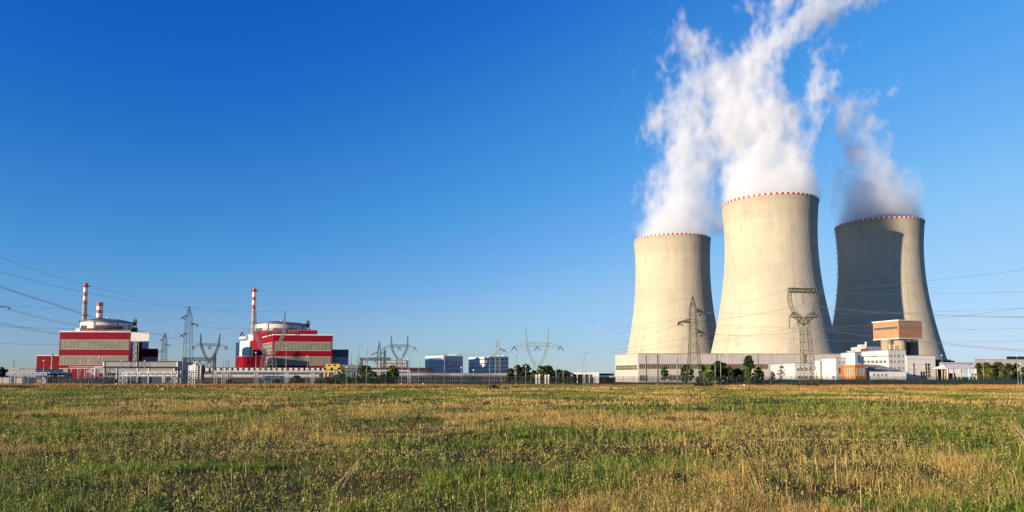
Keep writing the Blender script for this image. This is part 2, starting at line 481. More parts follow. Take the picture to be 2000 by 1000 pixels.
# ------------------------------------------------------------------ reactor units (left)
def away(p, d, brg):
    return (p[0] + d*sin(R(brg)), p[1] + d*cos(R(brg)))
def chimney(px, Y, r0, r1, ytop, ybase, bands, label, platform=True):
    """striped vent stack; bands = [(y_top, y_bottom, material)] in photo pixels"""
    t = mk('striped_chimney', px, Y, label, 'chimney')
    cx, cy_ = X(px, Y), Y
    zt, zb = Z(ytop, Y), Z(ybase, Y)
    rr = lambda z: r0 + (r1-r0)*(z-zb)/(zt-zb)
    mats = ['signal_red', 'signal_white', 'grey']
    mb = MB()
    for (ya, yb, mi) in bands:
        za, zc = Z(ya, Y), Z(yb, Y)
        mb.lathe([(rr(zc), zc), (rr(za), za)], 24, (cx, cy_, 0), mi)
    mb.lathe([(rr(zt), zt), (rr(zt)*0.8, zt+0.02), (rr(zt)*0.8, zt-6)], 24, (cx, cy_, 0), 2)
    mb.wbuild('shaft', [M[k] for k in mats], t, True)
    if platform:
        zp = Z(bands[0][1]-2.5, Y)
        pm = MB(); pm.lathe([(rr(zp), zp-0.2), (rr(zp)+1.9, zp), (rr(zp)+1.9, zp+0.5), (rr(zp), zp+0.5)], 20, (cx, cy_, 0))
        for i in range(14):
            a = 2*pi*i/14; x_, y_ = cx+(rr(zp)+1.8)*cos(a), cy_+(rr(zp)+1.8)*sin(a)
            pm.bar((x_, y_, zp), (x_, y_, zp+1.3), 0.14)
        pm.wbuild('platform', M['signal_red'], t)
        z2 = zb + (zt-zb)*0.27
        p2 = MB(); p2.lathe([(rr(z2), z2), (rr(z2)+1.5, z2), (rr(z2)+1.5, z2+0.4), (rr(z2), z2+0.4)], 16, (cx, cy_, 0))
        p2.wbuild('platform', M['dsteel'], t)
    ld = MB(); a = R(-35)
    for s_ in (-0.5, 0.5):
        ld.bar((cx+(rr(zb)+0.7)*cos(a)+s_*0.5, cy_+(rr(zb)+0.7)*sin(a), zb), (cx+(rr(zt)+0.7)*cos(a)+s_*0.5, cy_+(rr(zt)+0.7)*sin(a), zt-1), 0.28)
    ld.wbuild('ladder', M['steel'], t)
    return t

def drum(parent, px, Y, rpx, y_base, y_red, y_lou, y_rim, y_dome, arcs):
    """containment drum: red foot, louvre arcs, white cylinder, gallery, shallow dome"""
    cx = X(px, Y); th = math.atan2(cx, Y)
    r = rpx*Y*cos(th)/F
    Yn = Y - r*0.9
    zb, zr, zl, zm, zd = (Z(q, Yn) for q in (y_base, y_red, y_lou, y_rim, y_dome))
    MB().lathe([(r+0.9, gz(Y)), (r+0.9, zr), (r, zr+0.02)], 72, (cx, Y, 0)).wbuild('drum_foot', M['red'], parent, False)
    MB().lathe([(r, zr), (r, zm)], 72, (cx, Y, 0)).wbuild('drum', M['white'], parent, True)
    facing = math.atan2(-Y, -cx)
    for a0, a1 in arcs:
        la = MB()
        n = max(6, int((a1-a0)/3))
        la.lathe([(r+0.25, zr+0.05), (r+0.25, zl)], n, (cx, Y, 0), 0, False, facing+R(a0), facing+R(a1))
        for k in range(n+1):
            a = facing + R(a0 + (a1-a0)*k/n)
            la.bar((cx+(r+0.35)*cos(a), Y+(r+0.35)*sin(a), zr), (cx+(r+0.35)*cos(a), Y+(r+0.35)*sin(a), zl), 0.35, 1)
        la.wbuild('louvre', [M['dgrey'], M['steel']], parent)
    ga = MB()
    ga.lathe([(r, zm-0.5), (r+1.3, zm-0.3), (r+1.3, zm), (r, zm)], 72, (cx, Y, 0))
    for i in range(60):
        a = 2*pi*i/60; x_, y_ = cx+(r+1.2)*cos(a), Y+(r+1.2)*sin(a)
        ga.bar((x_, y_, zm), (x_, y_, zm+1.3), 0.14)
    for h in (0.7, 1.3): ga.lathe([(r+1.15, zm+h), (r+1.25, zm+h), (r+1.25, zm+h+0.14), (r+1.15, zm+h+0.14), (r+1.15, zm+h)], 60, (cx, Y, 0))
    ga.wbuild('gallery', M['dgrey'], parent)
    prof = [(r*0.97, zm+0.05), (r*0.97, zm+0.6)]
    for k in range(1, 11):
        q = k/10.0
        prof.append((r*0.95*(1-q)+0.01, zm+0.6 + (zd-zm-0.6)*(1-(1-q)**1.9)))
    dm = MB(); dm.lathe(prof, 64, (cx, Y, 0))
    for i in range(32):
        a = 2*pi*i/32
        for (ra, za), (rb, zb_) in zip(prof[2:-1], prof[3:]):
            dm.bar((cx+ra*cos(a), Y+ra*sin(a), za+0.08), (cx+rb*cos(a), Y+rb*sin(a), zb_+0.08), 0.2)
    dm.tube((cx, Y, zd-0.5), (cx, Y, zd+1.6), 0.9, 0.9, 10)
    dm.wbuild('dome', M['roofdome'], parent)
    # travelling service crane on the rim
    a = facing + R(74)
    rc = MB(); bx, by = cx+(r+2.2)*cos(a), Y+(r+2.2)*sin(a)
    rc.box(bx-1.2, bx+1.2, by-1.2, by+1.2, zm-2.5, zm+4.2)
    rc.box(bx-2.4, bx+2.4, by-1.5, by+1.5, zm-9.5, zm-4.5)
    for s_ in (-2, 0, 2):
        rc.bar((bx+s_, by, zm-4.5), (bx+s_*0.4, by, zm-1), 0.4)
    rc.bar((bx-1, by, zm+4), (bx-1, by, zm+6), 0.3); rc.bar((bx+1, by, zm+4), (bx+1, by, zm+5.4), 0.3)
    rc.bar((bx-4, by, zm+0.6), (bx+2.5, by, zm+0.6), 0.6)
    rc.wbuild('rim_crane', M['dgrey'], parent)
    for ad in (-28, 22, 55):
        a = facing + R(ad); x_, y_ = cx+(r+0.5)*cos(a), Y+(r+0.5)*sin(a)
        MB().tube((x_, y_, zb), (x_, y_, zm), 0.28, None, 6).wbuild('downpipe', M['red'], parent)
M['slate'] = mat('slate_grey_cladding', (0.13, 0.14, 0.16), 0.6, 0.06, 0.15)
M['roofdome'] = mat('dome_sheet_metal', (0.44, 0.44, 0.46), 0.45, 0.12, 0.2, metal=0.3)

# --- unit at the far left
u1 = mk('reactor_building', 182, 620, 'red reactor building at the far left, with the two striped chimneys behind it', 'power station', 'red reactor buildings')
A, B = pt(113, 620), pt(252, 624); z0 = gz(620)-1; zt = Z(648.5, 620)
block(u1, [A, B, away(B, 62, -28), away(A, 62, -28)], z0, zt, 'red')
MB().prism([(A[0]-.3, A[1]-.3), (B[0]+.3, B[1]-.3), away((B[0]+.3, B[1]), 62, -28), away((A[0]-.3, A[1]), 62, -28)], zt+.004, zt+0.9).wbuild('parapet', M['signal_white'], u1)
band(u1, A, B, frac(A, B, 115.5), frac(A, B, 250), Z(682, 620), Z(663.5, 620), 46, rows=1, mw=0.24)
band(u1, A, B, frac(A, B, 114.5), frac(A, B, 249), Z(712.5, 620), Z(695, 620), 46, rows=1, mw=0.24)
band(u1, A, B, frac(A, B, 113.8), frac(A, B, 132), Z(726, 620), Z(719.5, 620), 9, rows=1, mw=0.3)
rl = MB()
for i in range(15):
    q = lerp2(A, B, 0.3 + 0.68*i/14)
    rl.bar((q[0], q[1]+1, zt+.9), (q[0], q[1]+1, zt+2.1), 0.14)
qa, qb = lerp2(A, B, .3), lerp2(A, B, .98)
for h in (1.5, 2.1): rl.bar((qa[0], qa[1]+1, zt+h), (qb[0], qb[1]+1, zt+h), 0.12)
rl.wbuild('roof_railing', M['signal_white'], u1)
drum(u1, 205, 760, 52.5, 652, 641.5, 635.5, 627.5, 619, [(-70, -48), (-24, 36)])
A2, B2 = pt(246, 700), pt(288, 701)
block(u1, [A2, B2, away(B2, 40, -27), away(A2, 40, -27)], gz(700), Z(649, 700), 'white', 'rear_block', 'roof')
A3, B3 = pt(274, 688), pt(306, 690)
block(u1, [A3, B3, away(B3, 30, -25), away(A3, 30, -25)], gz(690), Z(697, 690), 'bluegrey', 'side_block')
block(u1, [(A3[0]-.05, A3[1]-.05), (B3[0]+.05, B3[1]-.05), away(B3, 30, -25), away(A3, 30, -25)], Z(697, 690)+.003, Z(682, 690), 'red', 'side_block', 'roof')
A4, B4 = pt(264, 676), pt(274.5, 676)
block(u1, [A4, B4, away(B4, 10, -25), away(A4, 10, -25)], gz(676), Z(668.5, 676), 'red', 'side_block')
A5 = pt(143, 650); B5 = pt(152, 650)
block(u1, [A5, B5, (B5[0], 656), (A5[0], 656)], zt-2, Z(641, 650), 'white', 'roof_house')
st = MB(); a_, b_ = pt(258.5, 612), pt(265, 612); zs = Z(667, 612)
for (x_, y_) in ((a_[0], 612), (b_[0], 612), (a_[0], 615), (b_[0], 615)): st.bar((x_, y_, gz(612)), (x_, y_, zs), 0.35)
k = 0; z = gz(612)
while z < zs-2:
    st.box(a_[0], b_[0], 612, 615, z, z+.2); st.bar((a_[0] if k % 2 else b_[0], 612, z+.2), (b_[0] if k % 2 else a_[0], 612, z+2.6), 0.35); z += 2.6; k += 1
st.wbuild('stair_tower', M['mullion'], u1)
# annex
A6, B6 = pt(70, 622), pt(112.9, 624)
block(u1, [A6, B6, away(B6, 50, -29), away(A6, 50, -29)], gz(615)-1, Z(694.5, 615), 'red', 'annex')
MB().prism([(A6[0]-.3, A6[1]-.3), (B6[0], B6[1]-.3), away(B6, 50, -29), away(A6, 50, -29)], Z(694.5, 615)+.004, Z(694.5, 615)+.7).wbuild('parapet', M['signal_white'], u1)
dp = MB(); dp.tube((X(100.5, 620.5), 620.5, Z(734, 620.5)), (X(100.5, 620.5), 620.5, Z(691, 620.5)), 0.75, None, 8); dp.box(X(98.3, 620.5), X(102.7, 620.5), 619.6, 621.4, Z(721.5, 620.5), Z(718, 620.5))
dp.wbuild('duct', M['tan'], u1)
# covered bridge and zig-zag stairs in front
br = MB(); ya = 602
br.box(X(134, ya), X(199, ya), ya, ya+2.5, Z(720.2, ya), Z(719.4, ya)); br.box(X(134, ya), X(199, ya), ya, ya+2.5, Z(716.4, ya), Z(715.8, ya))
for i in range(22):
    x_ = X(134+65*i/21, ya); br.bar((x_, ya, Z(720, ya)), (x_, ya, Z(716, ya)), 0.3)
for i in range(5):
    x_ = X(134+65*(i+.3)/5, ya); br.bar((x_, ya+1, gz(ya)), (x_, ya+1, Z(720, ya)), 0.5)
br.wbuild('walkway', M['signal_white'], u1)
sz = MB(); y_ = 597
for (pa, pb, qa_, qb_) in ((188, 720, 174, 727), (174, 727, 187, 733)):
    for h in (0, 1.4): sz.bar((X(pa, y_), y_, Z(pb, y_)+h), (X(qa_, y_), y_, Z(qb_, y_)+h), 0.4)
for (p0, p1, yy) in ((168, 175, 727), (183, 188, 733), (184, 200, 719)):
    sz.box(X(p0, y_), X(p1, y_), y_, y_+2, Z(yy, y_), Z(yy, y_)+.4); sz.box(X(p0, y_), X(p1, y_), y_, y_+.1, Z(yy-3, y_), Z(yy-3, y_)+.25)
for p in (169, 175, 187.5): sz.bar((X(p, y_), y_, gz(y_)), (X(p, y_), y_, Z(724, y_)), 0.35)
sz.wbuild('outside_stair', M['signal_white'], u1)

chimney(159.5, 752, 2.35, 1.95, 553, 640, [(553, 562, 0), (562, 571, 1), (571, 578.5, 0), (578.5, 587, 1), (587, 595.5, 0), (595.5, 640, 2)], 'tall thin red and white banded chimney behind the far left reactor drum')
chimney(189, 772, 3.1, 3.1, 591, 640, [(591, 598, 0), (598, 605.5, 1), (605.5, 612, 0), (612, 620, 1), (620, 626, 0), (626, 640, 1)], 'short thick red and white banded chimney standing beside the taller thin one', False)

# --- second unit
u2 = mk('reactor_building', 590, 660, 'red reactor building in the middle left, its sunlit left flank seen at an angle', 'power station', 'red reactor buildings')
A, B, Cc = pt(532, 660), pt(648, 668), pt(486, 775); z0 = gz(660)-1; zt = Z(654.5, 660)
Dd = away(B, 118, -14)
block(u2, [Cc, A, B, Dd], z0, zt, 'red')
MB().prism([(Cc[0]-.4, Cc[1]), (A[0]-.3, A[1]-.4), (B[0]+.3, B[1]-.3), Dd], zt+.004, zt+.9).wbuild('parapet', M['signal_white'], u2)
band(u2, A, B, frac(A, B, 534.5), frac(A, B, 646), Z(684.5, 660), Z(667.5, 660), 42, rows=1, mw=0.24)
band(u2, A, B, frac(A, B, 534.5), frac(A, B, 646), Z(713, 660), Z(696.5, 660), 42, rows=1, mw=0.24)
band(u2, Cc, A, .03, .97, Z(690, 660), Z(668, 660), 20, rows=3, mw=0.3)
band(u2, Cc, A, .55, .97, Z(712.5, 660), Z(696.5, 660), 10, rows=2, mw=0.3)
drum(u2, 546, 732, 51, 656, 645.5, 640.5, 631.5, 624.5, [(-62, -44), (-16, 36)])
A2, B2 = pt(560, 684), pt(616.5, 688)
block(u2, [A2, B2, away(B2, 30, -14), away(A2, 30, -14)], zt-1, Z(645, 684), 'red', 'roof_block', 'roof')
A3 = pt(482, 792); B3 = pt(515, 760)
block(u2, [A3, B3, away(B3, 50, -20), away(A3, 50, -20)], gz(780), Z(652, 775), 'white', 'rear_block', 'roof')
A4, B4 = pt(470.5, 800), pt(487, 780)
block(u2, [A4, B4, away(B4, 40, -30), away(A4, 40, -30)], gz(780), Z(665, 785), 'white', 'rear_block')
MB().tube((X(467, 800), 800, Z(660, 800)), (X(480, 790), 790, Z(660, 800)), 1.6, None, 10).wbuild('duct', M['signal_white'], u2, True)
A5, B5, C5 = pt(475, 640), pt(516, 642), pt(460, 668)
block(u2, [C5, A5, B5, away(B5, 30, -22)], gz(640)-1, Z(696, 640), 'red', 'annex', 'roof')
A6, B6 = pt(648.3, 690), pt(680, 692)
block(u2, [A6, B6, away(B6, 40, -14), away(A6, 40, -14)], gz(690), Z(697, 690), 'bluegrey', 'side_block')
block(u2, [(A6[0], A6[1]-.06), (B6[0]+.06, B6[1]-.06), away(B6, 40, -14), away(A6, 40, -14)], Z(697, 690)+.003, Z(683.5, 690), 'slate', 'side_block', 'roof') if 'slate' in M else None
chimney(492.2, 745, 2.2, 1.85, 563.5, 655, [(563.5, 571, 0), (571, 580, 1), (580, 587, 0), (587, 595.5, 1), (595.5, 604, 0), (604, 655, 2)], 'thin red and white banded chimney beside the middle left reactor drum')

# ------------------------------------------------------------------ low halls and pipework between the units
h = mk('low_hall', 590, 480, 'very long low dark hall with maroon roof edge and small roof vents behind the fence', 'hall')
A, B = pt(340, 500), pt(835, 520)
block(h, [A, B, (B[0], 560), (A[0], 560)], gz(500), Z(724, 500), 'blue', 'wall')
MB().prism([(A[0]-.2, A[1]-.3), (B[0]+.2, B[1]-.3), (B[0]+.2, 561), (A[0]-.2, 561)], Z(724, 500)+.003, Z(717.5, 500)).wbuild('roof', M['maroon'], h)
MB().wallbox(A, B, Z(737, 500), Z(731.5, 500), 0.5, 0.6).wbuild('panel_strip', M['cream'], h)
MB().wallbox(A, B, Z(742, 500), Z(739.5, 500), 0.4, 0.5).wbuild('panel_strip', M['red'], h)
for i in range(26):
    q = lerp2(A, B, .11+.56*i/26.0); s_ = 1.1
    vm = MB(); vm.box(q[0]-s_, q[0]+s_, q[1]-3, q[1]-1, Z(725.3, 500), Z(719.2, 500)-(i % 3)*.3)
    vm.box(q[0]-s_-.15, q[0]+s_+.15, q[1]-3.15, q[1]-.85, Z(719.2, 500)-(i % 3)*.3+.003, Z(719.2, 500)+.25)
    vm.wbuild('roof_vent', M['cream'], h)
h = mk('low_hall', 880, 480, 'low hall with a long pale parapet strip in front of the two office blocks', 'hall')
A, B = pt(752, 420), pt(1010, 440)
block(h, [A, B, (B[0], 455), (A[0], 455)], gz(430), Z(728.6, 430), 'dgrey', 'wall')
MB().wallbox(A, B, Z(733.5, 430), Z(728.8, 430), 0.5, 0.6).wbuild('panel_strip', M['cream'], h)
band(h, A, B, .02, .98, Z(744, 430), Z(735, 430), 60, 'glass', 'bluegrey', 1, mw=.15)

h = mk('warehouse', 274, 330, 'low grey panel hall in front of the far left red reactor building', 'hall')
A, B = pt(202, 330), pt(348, 334)
block(h, [A, B, (B[0]-6, 362), (A[0]-6, 360)], gz(330), Z(706.5, 330), 'grey', 'wall')
MB().prism([(A[0]-.3, A[1]-.5), (B[0]+.3, B[1]-.5), (B[0]-6, 362.5), (A[0]-6, 360.5)], Z(706.5, 330)+.003, Z(706.5, 330)+.35).wbuild('roof', M['dgrey'], h)
MB().wallbox(A, B, Z(719.3, 330), Z(715.8, 330), .08, .3).wbuild('window', M['glass'], h)
band(h, A, B, .01, .97, Z(735, 330), Z(729.2, 330), 40, 'glass', 'grey', 1, mw=.25)
A1, B1 = (A[0]-.5, A[1]-6), (B[0]+1.2, B[1]-6)
MB().wallbox(A1, B1, Z(728.8, 324), Z(719.4, 324), 0, 5.8).wbuild('lean_to', M['grey'], h)
for f in (0.0, .115, .27, .53, .67, .99):
    q = lerp2(A1, B1, f); MB().box(q[0]-.25, q[0]+.25, q[1]-.2, q[1]+.4, gz(325), Z(719, 324)).wbuild('pilaster', M['white'], h)
for f in (.0, .437, .985):
    q = lerp2(A, B, f); MB().box(q[0]-.3, q[0]+.3, q[1]-.25, q[1]+.3, Z(716, 330), Z(706.2, 330)).wbuild('pilaster', M['white'], h)
MB().wallbox(A1, B1, gz(325), Z(736, 324), -0.4, 5).wbuild('plinth', M['blue'], h)

def truss_beam(mb, a, b, hgt, n, wd, dep=0):
    a = Vector(a); b = Vector(b); up = Vector((0, 0, hgt))
    for o in ((0,) if not dep else (0, dep)):
        q = Vector((0, o, 0))
        mb.bar(a+q, b+q, wd); mb.bar(a+up+q, b+up+q, wd)
        for i in range(n):
            p0 = a + (b-a)*(i/n) + q; p1 = a + (b-a)*((i+1)/n) + q
            mb.bar(p0, p0+up, wd*.8)
            mb.bar(p0 if i % 2 else p0+up, p1+up if i % 2 else p1, wd*.7)
        mb.bar(b+q, b+up+q, wd)
def pipe_rack(px0, px1, Y, ytop, ybot, n, legs, m, label, name='pipe_bridge', pipes=2, group='pipe bridges', base=None):
    t = mk(name, (px0+px1)/2, Y, label, 'pipe bridge', group)
    mb = MB(); x0, x1 = X(px0, Y), X(px1, Y); zt_, zb_ = Z(ytop, Y), Z(ybot, Y)
    truss_beam(mb, (x0, Y, zb_), (x1, Y, zb_), zt_-zb_, n, 0.26, 1.6)
    mb.wbuild('truss', M[m], t)
    for p in legs:
        l = MB(); x = X(p, Y)
        for dx in (-.5, .5):
            for dy in (0, 1.6): l.bar((x+dx, Y+dy, gz(Y)), (x+dx, Y+dy, zb_), .24)
        z = gz(Y)
        while z < zb_-1: l.bar((x-.5, Y, z), (x+.5, Y, z+1.1), .14); z += 1.1
        l.wbuild('support', M[m], t)
    pp = MB()
    for i in range(pipes): pp.tube((x0, Y+.35+.6*i, zb_+.4), (x1, Y+.35+.6*i, zb_+.4), .24, None, 8)
    pp.wbuild('pipe', M['pipe'], t, True)
    return t
# white truss portal in front of the grey hall
t = pipe_rack(243, 336, 228, 727.0, 734.2, 12, (), 'signal_white', 'white truss pipe portal on a square lattice tower in front of the grey hall')
for (pa, pb) in ((233.5, 249), (336, 347)):
    l = MB(); Y = 228; xa, xb = X(pa, Y), X(pb, Y); zt_ = Z(727 if pa < 300 else 724, Y)
    for x in (xa, xb):
        for dy in (0, 2.2): l.bar((x, Y+dy, gz(Y)), (x, Y+dy, zt_), .3)
    z = gz(Y); k = 0
    while z < zt_-.6:
        l.bar((xa, Y, z), (xb, Y, min(z+1.6, zt_)), .18); l.bar((xb, Y, z), (xa, Y, min(z+1.6, zt_)), .18); l.bar((xa, Y, z), (xb, Y, z), .16); z += 1.6
    l.wbuild('lattice_tower', M['signal_white'], t)
tk = mk('panel_tank', 326, 236, 'pale square panel tank under the right end of the white truss portal', 'tank')
tm = MB(); x0, x1 = X(316, 236), X(337, 236); tm.box(x0, x1, 236, 239, gz(236)+1.0, Z(735.2, 236))
for i in range(7): tm.bar((x0+(x1-x0)*i/6, 235.95, gz(236)+1), (x0+(x1-x0)*i/6, 235.95, Z(735.2, 236)), .09)
for j in range(4): zz = gz(236)+1+(Z(735.2, 236)-gz(236)-1)*j/3; tm.bar((x0, 235.95, zz), (x1, 235.95, zz), .09)
for x in (x0+.2, (x0+x1)/2, x1-.2): tm.bar((x, 237, gz(236)), (x, 237, gz(236)+1), .3)
tm.wbuild('tank_body', M['white'], tk)
pipe_rack(12, 92, 236, 728.2, 732.3, 9, (22, 47, 74), 'bluegrey', 'blue grey pipe bridge in front of the white low buildings at the left edge', pipes=2)
pipe_rack(92, 133, 240, 727.6, 732.3, 6, (98, 108, 131), 'blue', 'short blue pipe bridge ending in front of the red annex wall', pipes=1)
pipe_rack(418, 660, 300, 724.6, 726.4, 40, (419, 436, 447, 500, 560, 610, 655), 'pipe', 'long thin white pipe bridge in front of the middle left reactor building', pipes=2)
pipe_rack(722, 800, 330, 723.4, 725.0, 14, (723, 740, 770, 799), 'pipe', 'thin white pipe bridge beside the yellow leafed tree', pipes=2)
# raised tanks on the blue bridge
tk = mk('panel_tank', 113, 244, 'wide tan tank panels hung under the blue pipe bridge at the red annex', 'tank')
tm = MB()
tm.box(X(93, 244), X(105.5, 244), 244, 247, Z(738.6, 244), Z(733.2, 244)); tm.box(X(111, 244), X(132, 244), 244, 247, Z(740.2, 244), Z(732.6, 244))
for p in (94, 105, 112, 131.5): tm.bar((X(p, 245), 245, gz(244)), (X(p, 245), 245, Z(738, 244)), .3)
tm.wbuild('tank_body', M['tan'], tk)
# small red cabin and white low buildings at the left edge
cb = mk('cabin', 76, 215, 'small red cabin with white shutters under the blue pipe bridge', 'cabin')
A, B = pt(68.5, 215), pt(83, 215)
block(cb, [A, B, (B[0], 219), (A[0], 219)], gz(215), Z(739.5, 215), 'red', 'wall', 'roof', tr=.25)
band(cb, A, B, .28, .9, Z(746.5, 215), Z(742.5, 215), 4, 'white', 'mullion', 1)
MB().box(X(68, 214), X(84, 214), 213.6, 214.9, gz(214), Z(749.2, 214)).wbuild('step', M['white'], cb)
for i, (p, y_) in enumerate(((86.3, 738), (90.3, 739))):
    v = mk('vent_pipe', p, 214, ['pale vent pipe leaning next to the small red cabin, nearer one', 'slim pale vent pipe right of the small red cabin, farther one'][i], 'pipe', 'vent pipes by the cabin')
    mb = MB(); mb.path([(X(p, 214), 214, gz(214)), (X(p, 214), 214, Z(744, 214)), (X(p-1.2, 214), 214, Z(y_, 214)), (X(p-3, 214), 214, Z(y_+.4, 214))], .32, 8); mb.wbuild('pipe', M['white'], v, True)
wb = mk('low_building', 42, 420, 'long pale flat roofed building at the left edge left of the red annex', 'building')
A, B = pt(15, 420), pt(69.5, 424)
block(wb, [A, B, (B[0], 450), (A[0], 450)], gz(420), Z(721, 420), 'cream', 'wall', 'roof', tr=.3)
MB().box(X(18, 425), X(37, 425), 425, 430, Z(721, 420)+.31, Z(719.4, 420)).wbuild('roof_house', M['white'], wb)
mt = MB(); mt.bar((X(26, 427), 427, Z(720, 420)), (X(26, 427), 427, Z(704, 420)), .35); mt.bar((X(24.5, 427), 427, Z(708, 420)), (X(27.5, 427), 427, Z(708, 420)), .25); mt.wbuild('aerial', M['steel'], wb)
for i, (p0, p1, Y, yt, lab) in enumerate(((-30, 22, 250, 738, 'grey white panelled low store at the very left edge behind the fence'), (24, 45.5, 246, 738.5, 'bright white low store with long horizontal boards behind the left fence'), (48, 58, 252, 740, 'narrow pinkish low store right of the bright white one'))):
    wb = mk('low_store', (p0+p1)/2, Y, lab, 'store building', 'low stores at the left edge')
    A, B = pt(p0, Y), pt(p1, Y)
    block(wb, [A, B, (B[0], Y+8), (A[0], Y+8)], gz(Y), Z(yt, Y), 'white' if i < 2 else 'cream', 'wall', 'roof', tr=.2)
    jn = MB()
    for j in range(1, 4): zz = gz(Y)+(Z(yt, Y)-gz(Y))*j/4; jn.wallbox(A, B, zz-.05, zz+.05, .04, .06)
    jn.wbuild('board_joint', M['grey'], wb)
# green embankment below the far left reactor building
mb = MB(); Y = 300
xs = [X(92, Y), X(112, Y), X(150, Y), X(200, Y), X(240, Y)]; hs_ = [0.0, 1.6, 2.3, 2.2, 0.0]
for (xa, ha), (xb, hb) in zip(list(zip(xs, hs_))[:-1], list(zip(xs, hs_))[1:]):
    g0 = gz(Y)-.1; mb.add([(xa, Y, g0), (xb, Y, g0), (xb, Y+8, g0+hb), (xa, Y+8, g0+ha), (xa, Y+20, g0), (xb, Y+20, g0)], [(0, 1, 2, 3), (3, 2, 5, 4)])
em = mb.build('embankment', mat('mown_bank_grass', (0.035, 0.06, 0.016), 0.9, 0.3, 0.8), smooth=True); tag(em, kind='structure')
# control kiosk and white enclosure in front of the second unit
ec = mk('switch_house', 527, 255, 'small white panelled switch house below the portal pylon', 'switch house')
A, B = pt(514, 255), pt(547, 257)
block(ec, [A, B, (B[0], 261), (A[0], 261)], gz(255), Z(735, 255), 'bluegrey', 'wall', 'roof', tr=.2)
MB().wallbox(lerp2(A, B, -.08), lerp2(A, B, .1), Z(741.5, 255), Z(738, 255), .5, .4).wbuild('sign', M['signal_white'], ec)
jn = MB()
for j in range(9): q = lerp2(A, B, j/8); jn.bar((q[0], q[1]-.05, gz(255)), (q[0], q[1]-.05, Z(735, 255)), .1)
jn.wbuild('panel_rib', M['steel'], ec)

# switchgear portal with the dark insulator stack
sg = mk('switchgear_portal', 376, 226, 'white portal frame with cross bracing and a pale panel head beside a dark insulator rack', 'switchgear')
mb = MB(); Y = 226; xa, xb = X(368.5, Y), X(381.5, Y); zt_ = Z(713.5, Y)
for x in (xa, (xa+xb)/2+.3, xb):
    for dy in (0, 1.5): mb.bar((x, Y+dy, gz(Y)), (x, Y+dy, zt_), .22)
z = gz(Y)
while z < Z(726, Y): mb.bar((xa, Y, z), (xb, Y, z+1.2), .13); mb.bar((xb, Y, z), (xa, Y, z+1.2), .13); mb.bar((xa, Y, z), (xb, Y, z), .13); z += 1.2
mb.wbuild('frame', M['signal_white'], sg)
mb = MB(); mb.add([(xa-.2, Y-.1, Z(724, Y)), (xb+.2, Y-.1, Z(724, Y)), (xb+.2, Y-.1, Z(710.5, Y)), (xa-.2, Y-.1, Z(714.5, Y)), (xa-.2, Y+1.6, Z(724, Y)), (xb+.2, Y+1.6, Z(724, Y)), (xb+.2, Y+1.6, Z(710.5, Y)), (xa-.2, Y+1.6, Z(714.5, Y))], [(0,1,2,3), (5,4,7,6), (3,2,6,7), (0,3,7,4), (1,5,6,2), (0,4,5,1)])
mb.wbuild('head_panel', M['white'], sg)
sg = mk('insulator_rack', 389, 226, 'tall dark rack with rows of round white insulators right of the white portal', 'switchgear')
mb = MB(); xa, xb = X(384, Y), X(395, Y); mb.box(xa, xb, Y, Y+1.4, gz(Y), Z(713, Y)); mb.bar((xb+.15, Y, gz(Y)), (xb+.15, Y, Z(709, Y)), .25); mb.bar((xa-.15, Y, gz(Y)), (xa-.15, Y, Z(709, Y)), .25)
mb.wbuild('rack_body', M['dgrey'], sg)
for j in range(6):
    for i in range(2):
        mb = MB(); x = X(384+2.4+6.2*i, Y); z = Z(716.5+4.6*j, Y); mb.tube((x, Y-.35, z), (x, Y+.1, z), .3, .2, 10); mb.wbuild('insulator', M['signal_white'], sg, True)

# yellow gantry crane
gc = mk('gantry_crane', 649, 300, 'yellow steel gantry crane standing in front of the second red reactor building', 'crane')
Y = 300
mb = MB(); zb_, zt_ = Z(722, Y), Z(716, Y)
for dy in (0, 6): mb.box(X(632, Y), X(664, Y), Y+dy, Y+dy+1.2, zb_, zb_+1.1)
for p in (634, 648, 662): mb.box(X(p, Y)-.5, X(p, Y)+.5, Y, Y+7.2, zb_+.002, zb_+.9)
mb.wbuild('girder', M['yellow'], gc)
mb = MB(); xa, xb = X(636, Y), X(663, Y)
for (x0_, x1_) in ((xa, X(640, Y)), (X(645, Y), X(651, Y)), (X(656, Y), xb)): mb.box(x0_, x1_, Y+.3, Y+5, zb_+1.15, Z(712, Y))
mb.box(xa, xb, Y+.2, Y+5.2, Z(712, Y)+.003, Z(710.8, Y)); mb.box(xa-.2, xb+.2, Y, Y+5.4, zb_+1.12, zb_+1.5)
mb.wbuild('crab_house', M['yellow'], gc)
for (p0, p1, dy) in ((635, 633, 0), (643, 639, 0), (646, 651, 6), (661, 664, 6)):
    mb = MB(); mb.tube((X(p0, Y), Y+dy+.6, zb_), (X(p1, Y), Y+dy+.6, gz(Y)), .62, .42, 4); mb.wbuild('leg', M['yellow'], gc)
for p0, p1, yy in ((634, 641, 738), (634, 642, 728)): MB().bar((X(p0, Y), Y+.6, Z(yy, Y)), (X(p1, Y), Y+.6, Z(yy, Y)), .35).wbuild('brace', M['yellow'], gc)
# pale equipment house on stilts beyond the crane
eh = mk('equipment_house', 684, 420, 'pale boxy equipment house on stilts right of the yellow crane', 'building')
A, B = pt(668, 420), pt(701, 424)
block(eh, [A, B, (B[0], 430), (A[0], 430)], Z(718.5, 420), Z(713, 420), 'cream', 'wall', 'roof', tr=.3)
mb = MB()
for i in range(8): q = lerp2(A, B, (i+.2)/7.6); mb.bar((q[0], q[1]+.5, gz(420)), (q[0], q[1]+.5, Z(718.5, 420)), .5); mb.box(q[0]-.7, q[0]+.7, q[1]-.2, q[1]+2, Z(725, 420), Z(721, 420))
mb.wbuild('stilts', M['steel'], eh)
